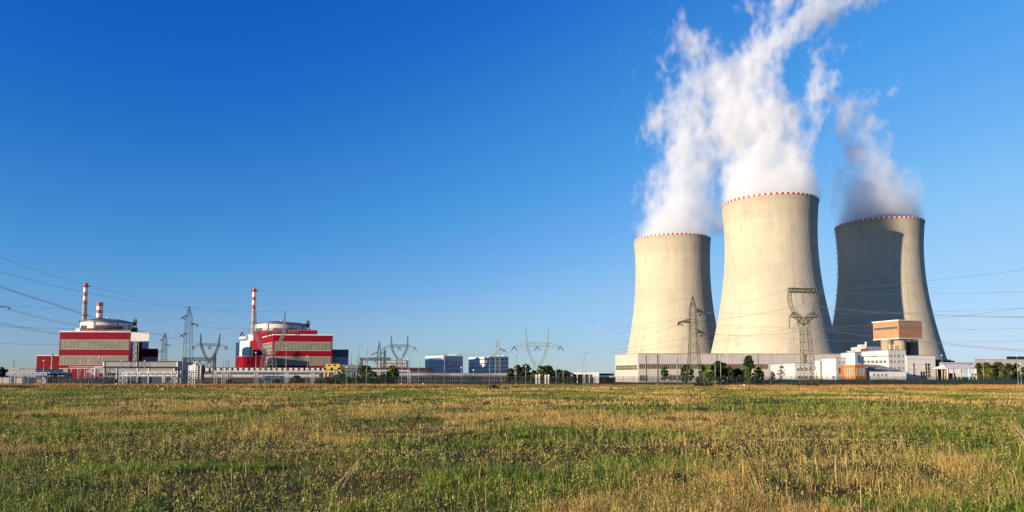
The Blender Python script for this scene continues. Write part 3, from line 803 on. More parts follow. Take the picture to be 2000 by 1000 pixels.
# ------------------------------------------------------------------ office blocks beyond the plant
def office(pxl, Yl, pxc, Yc, pxr, Yr, ytop, ybase, storeys, m, label, cols_l, cols_f):
    t = mk('office_block', pxc, Yc, label, 'office building', 'office blocks in the distance')
    A, B, C_ = pt(pxl, Yl), pt(pxc, Yc), pt(pxr, Yr)
    D_ = (A[0]+C_[0]-B[0], A[1]+C_[1]-B[1])
    z0, zt = gz(Yc), Z(ytop, Yc)
    block(t, [A, B, C_, D_], z0, zt, m)
    c = [(p[0], p[1]) for p in (A, B, C_, D_)]
    MB().prism(c, zt+.003, zt+1.0).wbuild('parapet', M['white'], t)
    H = (zt - Z(ybase, Yc))
    for k in range(storeys):
        za = zt - H*(k+0.72)/storeys; zb = zt - H*(k+0.26)/storeys
        band(t, A, B, .24 if cols_l < 14 else .06, .92, za, zb, cols_l, 'glass', m, 1, mw=.7)
        nb = 4
        for j in range(nb):
            band(t, B, C_, .03+j*.245, .03+j*.245+.2, za, zb, cols_f//nb, 'glass', m, 1, mw=.5)
    rh = MB(); q = lerp2(B, C_, .45); rh.box(q[0]-6, q[0]+5, q[1]+6, q[1]+14, zt+1, zt+3.2); rh.wbuild('roof_house', M['white'], t)
    for f in (.15, .6, .85):
        q = lerp2(B, C_, f); MB().bar((q[0], q[1]+5, zt+1), (q[0], q[1]+5, zt+5+3*f), .35).wbuild('aerial', M['steel'], t)
    return t
office(830, 930, 866, 890, 904, 905, 696, 727, 4, 'bluegrey', 'bluish shaded office block with rows of dark windows, left of its sunlit twin', 12, 16)  # bluish shade over this block is put into its wall colour
office(915, 950, 960, 890, 993, 905, 697.5, 729, 4, 'white', 'white office block with its top storeys in the sun, behind the small lattice pylon', 20, 12)
t = mk('office_block', 766, 1000, 'small far white office block seen low between the two lattice pylons', 'office building', 'office blocks in the distance')
A, B = pt(738, 1000), pt(793, 1010)
block(t, [A, B, (B[0], 1030), (A[0], 1030)], gz(1000), Z(704, 1000), 'white', 'wall', 'roof', tr=.8)
for za, zb in ((712, 707.5), (719, 714.5)): band(t, A, B, .16, .97, Z(za, 1000), Z(zb, 1000), 16, 'glass', 'white', 1, mw=.8)
MB().wallbox(lerp2(A, B, .0), lerp2(A, B, .12), Z(718, 1000), Z(705, 1000), .4, .5).wbuild('stair_panel', M['signal_white'], t)

# ------------------------------------------------------------------ white gatehouse left of the long hall
g = mk('gatehouse', 1150, 300, 'long white flat canopy building on posts left of the long cream hall', 'building')
A, B = pt(1117, 330), pt(1170, 330)
block(g, [A, B, (B[0], 336), (A[0], 336)], Z(731.3, 330), Z(727.2, 330), 'signal_white', 'canopy')
block(g, [(A[0]+1, 333), (B[0]-3, 333), (B[0]-3, 335.5), (A[0]+1, 335.5)], gz(330), Z(731.4, 330), 'dgrey', 'wall')
for f in (.0, .18, .43, .62, .8): q = lerp2(A, B, f+.01); MB().bar((q[0]+.2, q[1]+.3, gz(330)), (q[0]+.2, q[1]+.3, Z(731.3, 330)), .3).wbuild('post', M['white'], g)
MB().box(B[0]-1.8, B[0], 329.8, 335, gz(330), Z(731.2, 330)).wbuild('end_pier', M['signal_white'], g)
A, B = pt(1170.3, 332), pt(1202, 334)
block(g, [A, B, (B[0], 338), (A[0], 338)], Z(737, 330), Z(734.2, 330), 'signal_white', 'canopy')
block(g, [(A[0], 334.5), (B[0], 335.5), (B[0], 337.5), (A[0], 337.5)], gz(330), Z(737, 330), 'dgrey', 'wall')
MB().bar((A[0], 339, Z(731.5, 332)), (B[0], 339, Z(731.5, 332)), .8).wbuild('pipe', M['dgrey'], g)

# ------------------------------------------------------------------ long cream hall in front of the towers
h = mk('long_hall', 1400, 400, 'very long cream panelled hall in front of the cooling towers, with a dark window strip', 'hall')
A, B, C_ = pt(1202, 428), pt(1246.5, 400), pt(1690, 412)
zt = Z(691.5, 400)
block(h, [A, B, C_, (C_[0], 470), (A[0]+20, 470)], gz(400), zt, 'cream')
MB().prism([(A[0]-.2, A[1]-.2), (B[0], B[1]-.3), (C_[0], C_[1]-.3), (C_[0], 470), (A[0]+20, 470)], zt+.003, zt+.5).wbuild('parapet', M['tan'], h)
band(h, A, B, .04, .97, Z(722.5, 410), Z(713.3, 410), 4, 'bandglass', 'tan', 2, mw=.2)
f = lambda p: frac(B, C_, p)
band(h, B, C_, f(1248.5), f(1500), Z(720.5, 400), Z(710.8, 400), 64, 'hallglass', 'tan', 1, mw=.22)
band(h, B, C_, f(1249), f(1264), Z(743.5, 400), Z(733, 400), 5, 'hallglass', 'tan', 1, mw=.2)
band(h, B, C_, f(1306), f(1336), Z(742.5, 400), Z(732.5, 400), 8, 'hallglass', 'tan', 1, mw=.2)
jn = MB()
for zz in (697, 703, 709, 726, 731, 736): jn.wallbox(B, C_, Z(zz, 400)-.06, Z(zz, 400)+.06, .05, .08)
for i in range(1, 22): q = lerp2(B, C_, i/22.0); jn.wallbox((q[0]-.06, q[1]), (q[0]+.06, q[1]), gz(400), zt, .045, .08)
for zz in (698, 705, 728, 735): jn.wallbox(A, B, Z(zz, 400)-.06, Z(zz, 400)+.06, .05, .08)
jn.wbuild('panel_joint', M['grey'], h)
for p in (1261, 1284, 1322, 1400, 1480): q = lerp2(B, C_, f(p)); MB().bar((q[0], q[1]-.25, gz(400)), (q[0], q[1]-.25, zt), .22).wbuild('downpipe', M['grey'], h)
pr = MB(); q0, q1 = lerp2(B, C_, f(1566)), lerp2(B, C_, f(1573)); pr.wallbox(q0, q1, Z(710, 400), zt+1.6, .6, .8); pr.wbuild('stair_panel', M['tan'], h)

# ------------------------------------------------------------------ white two storey annex
n_ = mk('annex_building', 1600, 335, 'white two storey wing with paired windows below the ring shaped pylon', 'office building')
A, B, C_ = pt(1505, 372), pt(1553, 335), pt(1654, 341)
zt = Z(709.5, 335)
block(n_, [A, B, C_, (C_[0], 371), (A[0]+12, 385)], gz(335)-.2, zt, 'white', 'wall', 'roof', tr=.3)
f = lambda p: frac(B, C_, p)
small_windows(n_, B, C_, [f(p) for p in (1558.5, 1566.5, 1575, 1583, 1591.5, 1608, 1616, 1624.5, 1632)], Z(724.5, 335), Z(718.5, 335), 1.35)
small_windows(n_, B, C_, [f(p) for p in (1559.5, 1567, 1574, 1583, 1591.5, 1609, 1617, 1625, 1632)], Z(740, 335), Z(733.5, 335), 1.3)
small_windows(n_, A, B, [frac(A, B, 1533)], Z(725, 345), Z(720, 345), 1.4)
mb = MB(); mb.box(X(1594, 333), X(1599.5, 333), 331.5, 334.6, gz(333), Z(704.5, 333)); mb.wbuild('chimney', M['signal_white'], n_)
jn = MB()
for zz in (714, 729): jn.wallbox(B, C_, Z(zz, 335)-.05, Z(zz, 335)+.05, .04, .06); jn.wallbox(A, B, Z(zz, 345)-.05, Z(zz, 345)+.05, .04, .06)
jn.wbuild('panel_joint', M['grey'], n_)
# white end block with two small windows
n_ = mk('annex_building', 1643, 318, 'narrow white block with tall yellowish glazing, between the long wing and the orange pavilion', 'office building')
A, B = pt(1633.5, 318), pt(1656, 321)
block(n_, [A, B, (B[0]+2, 333), (A[0], 333)], gz(318)-.2, Z(699.5, 318), 'signal_white', 'wall', 'roof', tr=.25)
small_windows(n_, A, B, [.22, .62], Z(710, 318), Z(705.5, 318), .9)
band(n_, A, B, .15, .95, Z(729.5, 318), Z(718, 318), 3, 'bandglass', 'mullion', 2, mw=.18)

# ------------------------------------------------------------------ stair tower with emblem, orange pavilion
n_ = mk('stair_tower', 1670, 312, 'pale bluish stair tower with a dark emblem behind the orange pavilion', 'tower')
A, B, C_ = pt(1657, 319), pt(1671, 315.2), pt(1684, 317)
block(n_, [A, B, C_, (C_[0]-1, 330), (A[0]+2, 330)], gz(312), Z(688, 312), 'signal_white', 'wall', 'roof', tr=.3)
ln = MB()
ln.prism([(A[0]+.2, A[1]+.4), (B[0], B[1]+.6), (B[0]-.3, 319), (A[0]+.8, 322)], Z(688, 312)+.35, Z(684.5, 312)); ln.wbuild('roof_lantern', M['bluegrey'], n_)
# emblem: dark swoosh of two strokes on the right hand face
L_ = math.hypot(C_[0]-B[0], C_[1]-B[1]); ex = ((C_[0]-B[0])/L_, (C_[1]-B[1])/L_); en = (ex[1], -ex[0])
def onface(u, z): return (B[0]+ex[0]*u+en[0]*.12, B[1]+ex[1]*u+en[1]*.12, z)
eb = MB(); zc = Z(699, 312)
for pts_ in ([(1.0, 1.7), (1.1, .4), (1.5, -1.2), (2.0, -2.2)], [(3.2, 1.7), (3.1, .6), (2.6, -.9), (2.0, -2.2)], [(2.1, 1.5), (2.1, .2)]):
    eb.path([onface(u+.3, zc+v) for u, v in pts_], .26, 4)
eb.wbuild('emblem', M['blue'], n_)
n_ = mk('pavilion', 1670, 296, 'orange cube shaped pavilion with square windows and a white plinth', 'pavilion')
A, B, C_ = pt(1648, 307), pt(1670.5, 303), pt(1692, 305)
block(n_, [A, B, C_, (C_[0]-1, 313), (A[0]+2, 314)], gz(303)+1.1, Z(713.5, 303), 'orange2', 'wall', 'roof', tr=.2)
MB().prism([(A[0]-.3, A[1]-.2), (B[0], B[1]-.5), (C_[0]+.3, C_[1]-.2), (C_[0], 313.5), (A[0], 314.5)], gz(303), gz(303)+1.095).wbuild('plinth', M['signal_white'], n_)
band(n_, A, B, .2, .82, Z(734.5, 305), Z(720.5, 305), 4, 'bandglass', 'mullion', 3, mw=.16)
band(n_, B, C_, .1, .88, Z(733, 304), Z(719.5, 304), 6, 'glass', 'mullion', 2, mw=.16)

# ------------------------------------------------------------------ main white office wing
n_ = mk('administration_building', 1735, 330, 'stepped white administration building with rows of small windows under the orange silo house', 'office building')
A, B, C_ = pt(1684, 318), pt(1735.5, 314.5), pt(1771, 316.5)
block(n_, [A, B, (B[0], 350), (A[0]+4, 350)], gz(330), Z(697, 316), 'white', 'wall', 'roof', tr=.25)
block(n_, [(B[0]+.003, B[1]-.4), C_, (C_[0], 352), (B[0]+.003, 352)], gz(330), Z(684, 315), 'white', 'wall', 'roof', tr=.25)
f = lambda p: frac(A, B, p)
small_windows(n_, A, B, [f(p) for p in (1689, 1697, 1705, 1713, 1721, 1729)], Z(709, 316), Z(704, 316), 1.0)
small_windows(n_, A, B, [f(p) for p in (1698, 1706, 1714, 1722, 1730)], Z(722.5, 316), Z(717.5, 316), 1.0)
small_windows(n_, A, B, [f(p) for p in (1706.5, 1714.5, 1722.5, 1730.5)], Z(734, 316), Z(729.5, 316), .95)
B2 = (B[0]+.003, B[1]-.4); f = lambda p: frac(B2, C_, p)
for za, zb in ((697.5, 692), (709, 703.5), (721.5, 716.5)):
    small_windows(n_, B2, C_, [f(p) for p in (1739, 1741.8, 1748, 1754.5, 1757.2, 1763.5)], Z(za, 315), Z(zb, 315), .6, split=1)
small_windows(n_, B2, C_, [f(p) for p in (1741, 1746)], Z(734.5, 315), Z(729.5, 315), .45, split=1)
small_windows(n_, B2, C_, [f(p) for p in (1765.5,)], Z(734.5, 315), Z(728.5, 315), .8)
# sloping entrance canopy
A3, B3 = pt(1692, 307), pt(1752, 307)
cn = MB(); z1_, z2_ = Z(715, 307), Z(712.5, 311)
cn.add([(A3[0]+3, 309, z1_-.9), (B3[0], 309, z1_-1.4), (B3[0]-4, 313.8, z2_), (A3[0], 313.8, z2_+.4), (A3[0]+3, 309, z1_-1.1), (B3[0], 309, z1_-1.6), (B3[0]-4, 313.8, z2_-.2), (A3[0], 313.8, z2_+.2)],
       [(0,1,2,3), (7,6,5,4), (0,4,5,1), (1,5,6,2), (3,2,6,7), (0,3,7,4)])
cn.wbuild('canopy', M['grey'], n_)
for p in (1694, 1698): MB().bar((X(p, 309.6), 309.6, gz(310)), (X(p, 309.6), 309.6, z1_-1.25), .18).wbuild('post', M['white'], n_)
lw = MB(); a_, b_ = pt(1700, 306), pt(1770, 307.2); lw.prism([a_, b_, (b_[0], 316.4), (a_[0], 317)], gz(306), Z(726, 306)); lw.wbuild('lower_block', M['white'], n_)
small_windows(n_, a_, b_, [.1, .21, .32, .43], Z(734.5, 306), Z(730, 306), .95)
# upper rear block with the red panel
n_ = mk('rear_block', 1692, 372, 'white upper block with a brick red panel rising behind the administration building', 'building')
A, B, C_ = pt(1664, 392), pt(1694, 372), pt(1722, 377)
block(n_, [A, B, C_, (C_[0], 395), (A[0]+8, 400)], gz(372), Z(676.5, 372), 'white', 'wall', 'roof', tr=.3)
MB().wallbox(lerp2(A, B, .66), B, gz(372)+8, Z(680, 372), .1, .3).wbuild('red_panel', M['brick'], n_)
MB().wallbox(A, lerp2(A, B, .28), gz(372)+8, Z(682.5, 380), .1, .3).wbuild('red_panel', M['orange'], n_)
MB().box(X(1698, 368), X(1720, 368), 368, 371.5, gz(370), Z(688, 368)).wbuild('plant_room', M['bluegrey'], n_)
mb = MB(); mb.tube((X(1693.5, 378), 378, Z(676, 372)), (X(1693.5, 378), 378, Z(668, 378)), .45, None, 8); mb.wbuild('flue', M['signal_white'], n_)
mb = MB(); mb.box(X(1684, 378), X(1692, 378), 378, 382, Z(676, 372), Z(673, 378)); mb.wbuild('roof_house', M['white'], n_)
n_ = mk('plant_block', 1735, 356, 'white block with a dark doorway in front of the left silo, above the office windows', 'building')
A, B = pt(1708, 356), pt(1768, 358)
block(n_, [A, B, (B[0], 372), (A[0], 372)], gz(356), Z(686.5, 356), 'white', 'wall', 'roof', tr=.2)
small_windows(n_, A, B, [.05, .13], Z(692, 356), Z(688.5, 356), 1.6)
# right hand block with tall glazing
n_ = mk('annex_building', 1800, 318, 'plain white block with tall dark glazing right of the administration building', 'building')
A, B = pt(1772, 316), pt(1828, 318)
block(n_, [A, B, (B[0], 345), (A[0], 345)], gz(320), Z(695, 317), 'white', 'wall', 'roof', tr=.25)
f = lambda p: frac(A, B, p)
band(n_, A, B, f(1783.5), f(1786.8), Z(735, 325), Z(709.5, 325), 1, 'glass', 'mullion', 3, mw=.15)
band(n_, A, B, f(1807), f(1817), Z(737, 325), Z(710, 325), 2, 'glass', 'mullion', 4, mw=.2)
band(n_, A, B, f(1797.5), f(1806.6), Z(737, 325), Z(726, 325), 2, 'glass', 'grey', 1, mw=.2)
jn = MB()
for zz in (702, 712, 722): jn.wallbox(A, B, Z(zz, 324)-.05, Z(zz, 324)+.05, .04, .06)
jn.wbuild('panel_joint', M['grey'], n_)

# ------------------------------------------------------------------ orange silo house on concrete cylinders
s_ = mk('silo_house', 1757, 420, 'orange brick coloured silo house with a window strip, raised on tan concrete cylinders', 'silo')
A, B, C_ = pt(1709, 438), pt(1759, 420), pt(1805, 427)
D_ = (A[0]+C_[0]-B[0], A[1]+C_[1]-B[1]+2)
zb_, zt_ = Z(659.5, 420), Z(626.5, 420)
pl = [A, B, C_, D_]
block(s_, pl, zb_, zt_, 'orange', 'silo_head')
c = (sum(p[0] for p in pl)/4, sum(p[1] for p in pl)/4)
ex_ = lambda k: [(c[0]+(p[0]-c[0])*k, c[1]+(p[1]-c[1])*k) for p in pl]
MB().prism(ex_(1.05), zt_+.003, zt_+.7).wbuild('roof', M['signal_white'], s_)
MB().prism(ex_(1.02), zb_-.7, zb_-.003).wbuild('base_slab', M['signal_white'], s_)
band(s_, A, B, .04, .96, Z(644, 428), Z(638.7, 428), 18, 'glass', 'tan', 1, mw=.22)
band(s_, B, C_, .03, .94, Z(643, 426), Z(637.7, 426), 18, 'glass', 'tan', 1, mw=.22)
for p, w_, y_ in ((1734.5, 23.5, 432), (1759.8, 25, 429), (1788, 17, 438)):
    r = w_/2*y_/F*cos(math.atan((p-1000)/F)); mb = MB()
    mb.lathe([(r, gz(420)), (r, zb_-.7)], 32, (X(p, y_), y_, 0)); mb.wbuild('silo', M['tan'], s_, True)
for p in (1716, 1794): MB().box(X(p, 440)-.5, X(p, 440)+.5, 439.5, 440.5, gz(420), zb_-.7).wbuild('column', M['dgrey'], s_)
ld = MB(); x = X(1744, 424)
for k in range(8): zz = Z(697-3.2*k, 424); ld.bar((x-1.4, 424, zz), (x+1.4, 424, zz), .25)
for d in (-1.4, 1.4): ld.bar((x+d, 424, Z(700, 424)), (x+d, 424, Z(672, 424)), .25)
ld.wbuild('ladder', M['signal_white'], s_)
mb = MB(); mb.box(X(1774, 446), X(1782, 446), 445, 447, gz(420), zb_-.8); mb.wbuild('lift_shaft', M['dgrey'], s_)

# ------------------------------------------------------------------ shaded shed, open barn, far hall
n_ = mk('shaded_shed', 1838, 470, 'dark low building in shadow below the right tower, with a pale roof edge', 'shed')
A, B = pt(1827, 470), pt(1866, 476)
block(n_, [A, B, (B[0], 490), (A[0], 490)], gz(470), Z(704, 470), 'dgrey', 'wall')  # dark wall colour stands in for the shadow on this building
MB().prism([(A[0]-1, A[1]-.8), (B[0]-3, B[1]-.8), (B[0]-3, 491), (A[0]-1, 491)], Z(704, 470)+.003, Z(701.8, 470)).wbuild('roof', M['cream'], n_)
n_ = mk('open_barn', 1868, 300, 'open sided barn with a white roof and hung white panels on orange posts', 'barn')
Y = 300; xl, xm, xr = X(1828, 306), X(1849.5, Y), X(1911, Y)
ze, zr = Z(720.5, Y), Z(711.5, Y)
mb = MB()
mb.add([(xl, 309, Z(720.5, 306)), (xm, Y, ze), (X(1844, 304), 304.5, zr), (xr, Y, ze), (X(1903, Y), 304.5, zr), (xr, 309, ze)], [(0, 1, 2), (1, 3, 4, 2), (3, 5, 4)])
mb.wbuild('roof', M['signal_white'], n_)
A, B = (X(1844, 304), 304.6), (X(1903, 304.6), 304.6)
MB().prism([A, B, (B[0], 307), (A[0], 307)], zr-.4, Z(707.5, 304)).wbuild('ridge_wall', M['grey'], n_)
band(n_, A, B, .02, .97, Z(711, 304), Z(708.5, 304), 16, 'roof', 'tan', 1, mw=.2)
for p0, p1 in ((1852, 1863.5), (1865, 1881), (1895, 1909)): MB().box(X(p0, Y), X(p1, Y), Y+.4, Y+.55, Z(729, Y), Z(721.2, Y)).wbuild('panel', M['white'], n_)
MB().box(X(1883, Y), X(1893, Y), Y+.5, Y+.65, Z(729, Y), Z(721.2, Y)).wbuild('panel', M['bluegrey'], n_)
for p, yy in ((1831, 306), (1840, 303), (1848, 300.4), (1851, 300.2), (1862, 300.2), (1877, 300.2), (1893, 300.2), (1907, 300.2), (1845, 308.5), (1870, 308.5), (1900, 308.5)):
    MB().bar((X(p, yy), yy, gz(300)), (X(p, yy), yy, ze), .32).wbuild('post', M['yellow2'] if yy > 300.3 or p in (1862, 1877) else M['white'], n_)
for i, (p, w_, hh, mm) in enumerate(((1834, 5, 5, 'maroon'), (1855, 6, 4, 'tan'), (1872, 5, 6, 'orange'), (1886, 6, 4, 'white'), (1900, 6, 5, 'dgrey'))):
    b_ = mk('crate', p, 303, ['dark red crate stored under the left gable of the open barn', 'tan crate stored beside the second post of the open barn', 'orange crate stored in the middle of the open barn', 'white crate stored under the blue grey panel of the barn', 'black crate stored under the right end of the barn'][i], 'crate', 'crates stored in the open barn')
    mb = MB(); x0, x1 = X(p, 303), X(p+w_, 303); z0 = gz(300); h_ = hh*300/F
    mb.box(x0, x1, 303, 304, z0+.15, z0+h_); mb.box(x0-.05, x1+.05, 302.95, 304.05, z0+h_+.003, z0+h_+.1)
    for q in (x0+.1, (x0+x1)/2, x1-.2): mb.box(q, q+.1, 303, 304, z0, z0+.148)
    mb.wbuild('crate_body', M[mm], b_)
n_ = mk('far_hall', 1960, 700, 'long beige hall behind the dark trees at the right edge', 'hall')
A, B = pt(1905, 700), pt(2060, 715)
block(n_, [A, B, (B[0]+40, 760), (A[0]+42, 760)], gz(700), Z(702.5, 700), 'cream', 'wall')
mb = MB(); mb.prism([A, B, (B[0]+40, 760), (A[0]+42, 760)], Z(702.5, 700)+.003, Z(701.3, 700)); mb.wbuild('roof', M['tan'], n_)
n_ = mk('far_hall', 2000, 780, 'grey brown roofed hall stepping up behind the beige hall at the right edge', 'hall')
A, B = pt(1968, 790), pt(2070, 800)
block(n_, [A, B, (B[0]+40, 840), (A[0]+38, 840)], gz(780), Z(697, 790), 'tan', 'wall', 'tan')

mb = MB(); n_s = 40
xa, xb = X(1385, 262), X(2120, 262); pv = None
V_, F_ = [], []
for i in range(n_s+1):
    x_ = xa + (xb-xa)*i/n_s; hgt = min(1.0, i/3.0)*(1.75 + .12*sin(i*1.7)); g0 = gz(258)-.2
    V_ += [(x_, 250, g0), (x_, 256, g0+.3+hgt*.5), (x_, 262, g0+.2+hgt), (x_, 268, g0+.2+hgt), (x_, 276, g0)]
for i in range(n_s):
    for j in range(4): F_.append((i*5+j, (i+1)*5+j, (i+1)*5+j+1, i*5+j+1))
mb.add(V_, F_)
o = mb.build('embankment', mat('rough_bank_grass', (0.075, 0.095, 0.035), 0.95, 0.45, 0.5), smooth=True); tag(o, kind='structure')
# ------------------------------------------------------------------ lattice pylons
def lattice_body(mb, secs, lw, bw, panel=1.0):
    """square lattice mast through the sections (cx, cy, z, half width)"""
    for (ax, ay, az, ah), (bx, by, bz, bh) in zip(secs[:-1], secs[1:]):
        A_ = [Vector((ax+sx*ah, ay+sy*ah, az)) for sx, sy in ((-1,-1), (1,-1), (1,1), (-1,1))]
        B_ = [Vector((bx+sx*bh, by+sy*bh, bz)) for sx, sy in ((-1,-1), (1,-1), (1,1), (-1,1))]
        for p, q in zip(A_, B_): mb.bar(p, q, lw)
        L = (Vector((bx, by, bz)) - Vector((ax, ay, az))).length
        n = max(1, int(round(L/(panel*max(1.0, (ah+bh))))))
        for i in range(n):
            t0, t1 = i/n, (i+1)/n
            for j in range(4):
                k = (j+1) % 4
                p0, p1 = A_[j].lerp(B_[j], t0), A_[k].lerp(B_[k], t0)
                q0, q1 = A_[j].lerp(B_[j], t1), A_[k].lerp(B_[k], t1)
                mb.bar(p0, q1, bw); mb.bar(p1, q0, bw)
                if i: mb.bar(p0, p1, bw)
def insulator(parent, a, b, r=.16):
    mb = MB(); a = Vector(a); b = Vector(b); n = max(4, int((b-a).length/.35))
    mb.tube(a, b, r*.45, None, 6)
    for i in range(1, n): p = a.lerp(b, i/n); d = (b-a).normalized()*.06; mb.tube(p-d, p+d, r*1.3, r*1.1, 8)
    return mb.wbuild('insulator', M['insul'], parent)
def cross_arm(parent, p_root_lo, p_root_hi, p_tip, dy, m, w_=.14):
    mb = MB()
    for s_ in (-dy, dy):
        lo = Vector(p_root_lo)+Vector((0, s_, 0)); hi = Vector(p_root_hi)+Vector((0, s_, 0)); tip = Vector(p_tip)
        mb.bar(lo, tip, w_); mb.bar(hi, tip, w_)
        for k in (.25, .5, .75): mb.bar(lo.lerp(tip, k), hi.lerp(tip, k), w_*.7); mb.bar(lo.lerp(tip, k-.25), hi.lerp(tip, k), w_*.7)
    return mb.wbuild('cross_arm', M[m], parent)

def mast(px, Y, ypk, ybase, hb, ht, arms, label, m='gsteel', lw=.2, bw=.11, ytop_body=None, string=2.2, swing=.8, group='lattice pylons'):
    """slim single mast; arms = [(side, y pixel, tip px)]"""
    t = mk('lattice_pylon', px, Y, label, 'pylon', group)
    x = X(px, Y); z0 = Z(ybase, Y); zt = Z(ypk, Y); zb = Z(ytop_body, Y)
    mb = MB(); zm = z0 + (zb-z0)*.62
    lattice_body(mb, [(x, Y, z0, hb), (x, Y, z0+(zm-z0)*.45, hb*.62), (x, Y, zm, ht*1.15), (x, Y, zb, ht), (x, Y, zt, .08)], lw, bw, 1.35)
    mb.wbuild('mast', M[m], t)
    for side, ya, ptip in arms:
        z = Z(ya, Y); xt = X(ptip, Y); xr = x + side*ht
        cross_arm(t, (xr, Y, z), (xr, Y, z+.9), (xt, Y, z+.05), ht*.8, m)
        insulator(t, (xt, Y, z), (xt - side*swing*1.5, Y-.4, z-string*.55), .2)
        insulator(t, (xt, Y, z), (xt + side*swing*.3, Y-1.2, z-string*.5), .2)
    return t
PA = mast(1356, 186, 579, 757, 2.25, .82, [(1, 609.5, 1375.5), (-1, 629.5, 1327), (1, 650, 1377)], 'tall slim lattice pylon with three staggered arms, standing in the field before the left tower', 'gsteel', .12, .055, 604, 2.0)
PG = mast(365, 330, 598, 735, 2.6, 1.15, [(-1, 619, 353), (1, 634, 383), (-1, 654, 352)], 'tall grey lattice pylon rising between the grey hall and the portal pylon', 'dsteel', .14, .055, 622, 2.4)
PH = mast(319, 600, 650, 738, 3.0, 1.4, [(-1, 663, 311), (1, 674, 331), (-1, 686, 310)], 'distant thin lattice pylon right of the far left reactor building', 'dsteel', .24, .11, 664, 3.0)
PI = mast(740, 480, 667, 742, 2.0, 1.0, [(-1, 690.5, 726), (1, 690.5, 752), (-1, 700, 722), (1, 700, 759)], 'dark lattice mast with wide drooping arms left of the twin peaked pylon', 'dsteel', .2, .09, 684, 2.5)
PJ = mast(972, 385, 663, 745, 2.1, 1.05, [(1, 683.5, 986), (-1, 697, 958)], 'small lattice pylon standing in front of the white sunlit office block', 'steel', .17, .08, 680, 2.0)
PK = mast(-24, 300, 585, 745, 2.3, 1.0, [(1, 600, 12)], 'lattice pylon just outside the left edge, only one arm tip with insulators showing', 'dsteel', .14, .055, 597, 2.2)

def portal(px, Y, ybase, ywaist, ybar0, ybar1, ypk, pb, pw, pbar, ppk, pout, label, m, lw=.22, bw=.12, ins=True):
    """twin peaked pylon: square foot, two legs spreading to a lattice crossbar, earth wire peaks; half widths in pixels"""
    t = mk('portal_pylon', px, Y, label, 'pylon', 'lattice pylons')
    k = mpp(Y); x = X(px, Y); zg, zw, z1, z0, zp = (Z(q, Y) for q in (ybase, ywaist, ybar1, ybar0, ypk))
    mb = MB(); lattice_body(mb, [(x, Y, zg, pb*k), (x, Y, zw, pw*k)], lw, bw, .8)
    mb.wbuild('foot', M[m], t)
    for s_ in (-1, 1):
        mb = MB(); xo = x + s_*pbar*k; hw = .55
        c0 = (x + s_*pw*k*.55, Y, zw, pw*k*.42)
        mid = (x + s_*pbar*k*.62, Y, zw + (z1-zw)*.42, hw*1.15)
        lattice_body(mb, [c0, mid, (xo, Y, z1, hw*1.2), (xo + s_*(ppk-pbar)*k*.4, Y, z0, hw)], lw*.8, bw*.8, 1.6)
        lattice_body(mb, [(xo + s_*(ppk-pbar)*k*.4, Y, z0, hw), (x + s_*ppk*k, Y, zp, .1)], lw*.7, bw*.7, 1.8)
        mb.wbuild('leg', M[m], t)
    mb = MB()
    truss_beam(mb, (x-pbar*k-.5, Y-.6, z1), (x+pbar*k+.5, Y-.6, z1), z0-z1, 10, bw*1.3, 1.2)
    for s_ in (-1, 1):
        for dy in (-.6, .6):
            a_ = Vector((x+s_*(pbar*k+.5), Y+dy, z1)); b_ = Vector((x+s_*(pbar*k+.5), Y+dy, z0)); c_ = Vector((x+s_*pout*k, Y, z1-.1))
            mb.bar(a_, c_, bw*1.3); mb.bar(b_, c_, bw*1.3)
            for q in (.33, .66): mb.bar(a_.lerp(c_, q), b_.lerp(c_, q), bw)
    mb.wbuild('crossbar', M[m], t)
    for xi in (x-pout*k*.97, x, x+pout*k*.97):
        for d in (-1.7, 1.7):
            insulator(t, (xi, Y, z1-.1), (xi+d, Y-1.5 if d > 0 else Y+1.5, z1-2.6), .24)
    return t
PC = portal(1049.5, 430, 744, 715, 669.5, 676.5, 642, 13.5, 6.5, 20, 22, 47, 'large pale green twin peaked pylon standing left of the long cream hall', 'steel2', .2, .09)
PD = portal(779.5, 560, 745, 702, 673, 678.5, 655, 9, 4.5, 15.5, 16, 31, 'grey twin peaked pylon left of the bluish shaded office block', 'dsteel', .24, .11)
PE = portal(408, 520, 740, 704, 671, 676, 651, 9, 4.5, 16.5, 19, 33, 'dark twin peaked pylon between the two red reactor buildings', 'dsteel', .24, .11)
PF = portal(524.5, 372, 746, 694, 642, 648.5, 606, 15.5, 9, 29, 28.5, 56, 'wide pale twin peaked pylon standing right in front of the second red reactor building', 'steel', .17, .08)

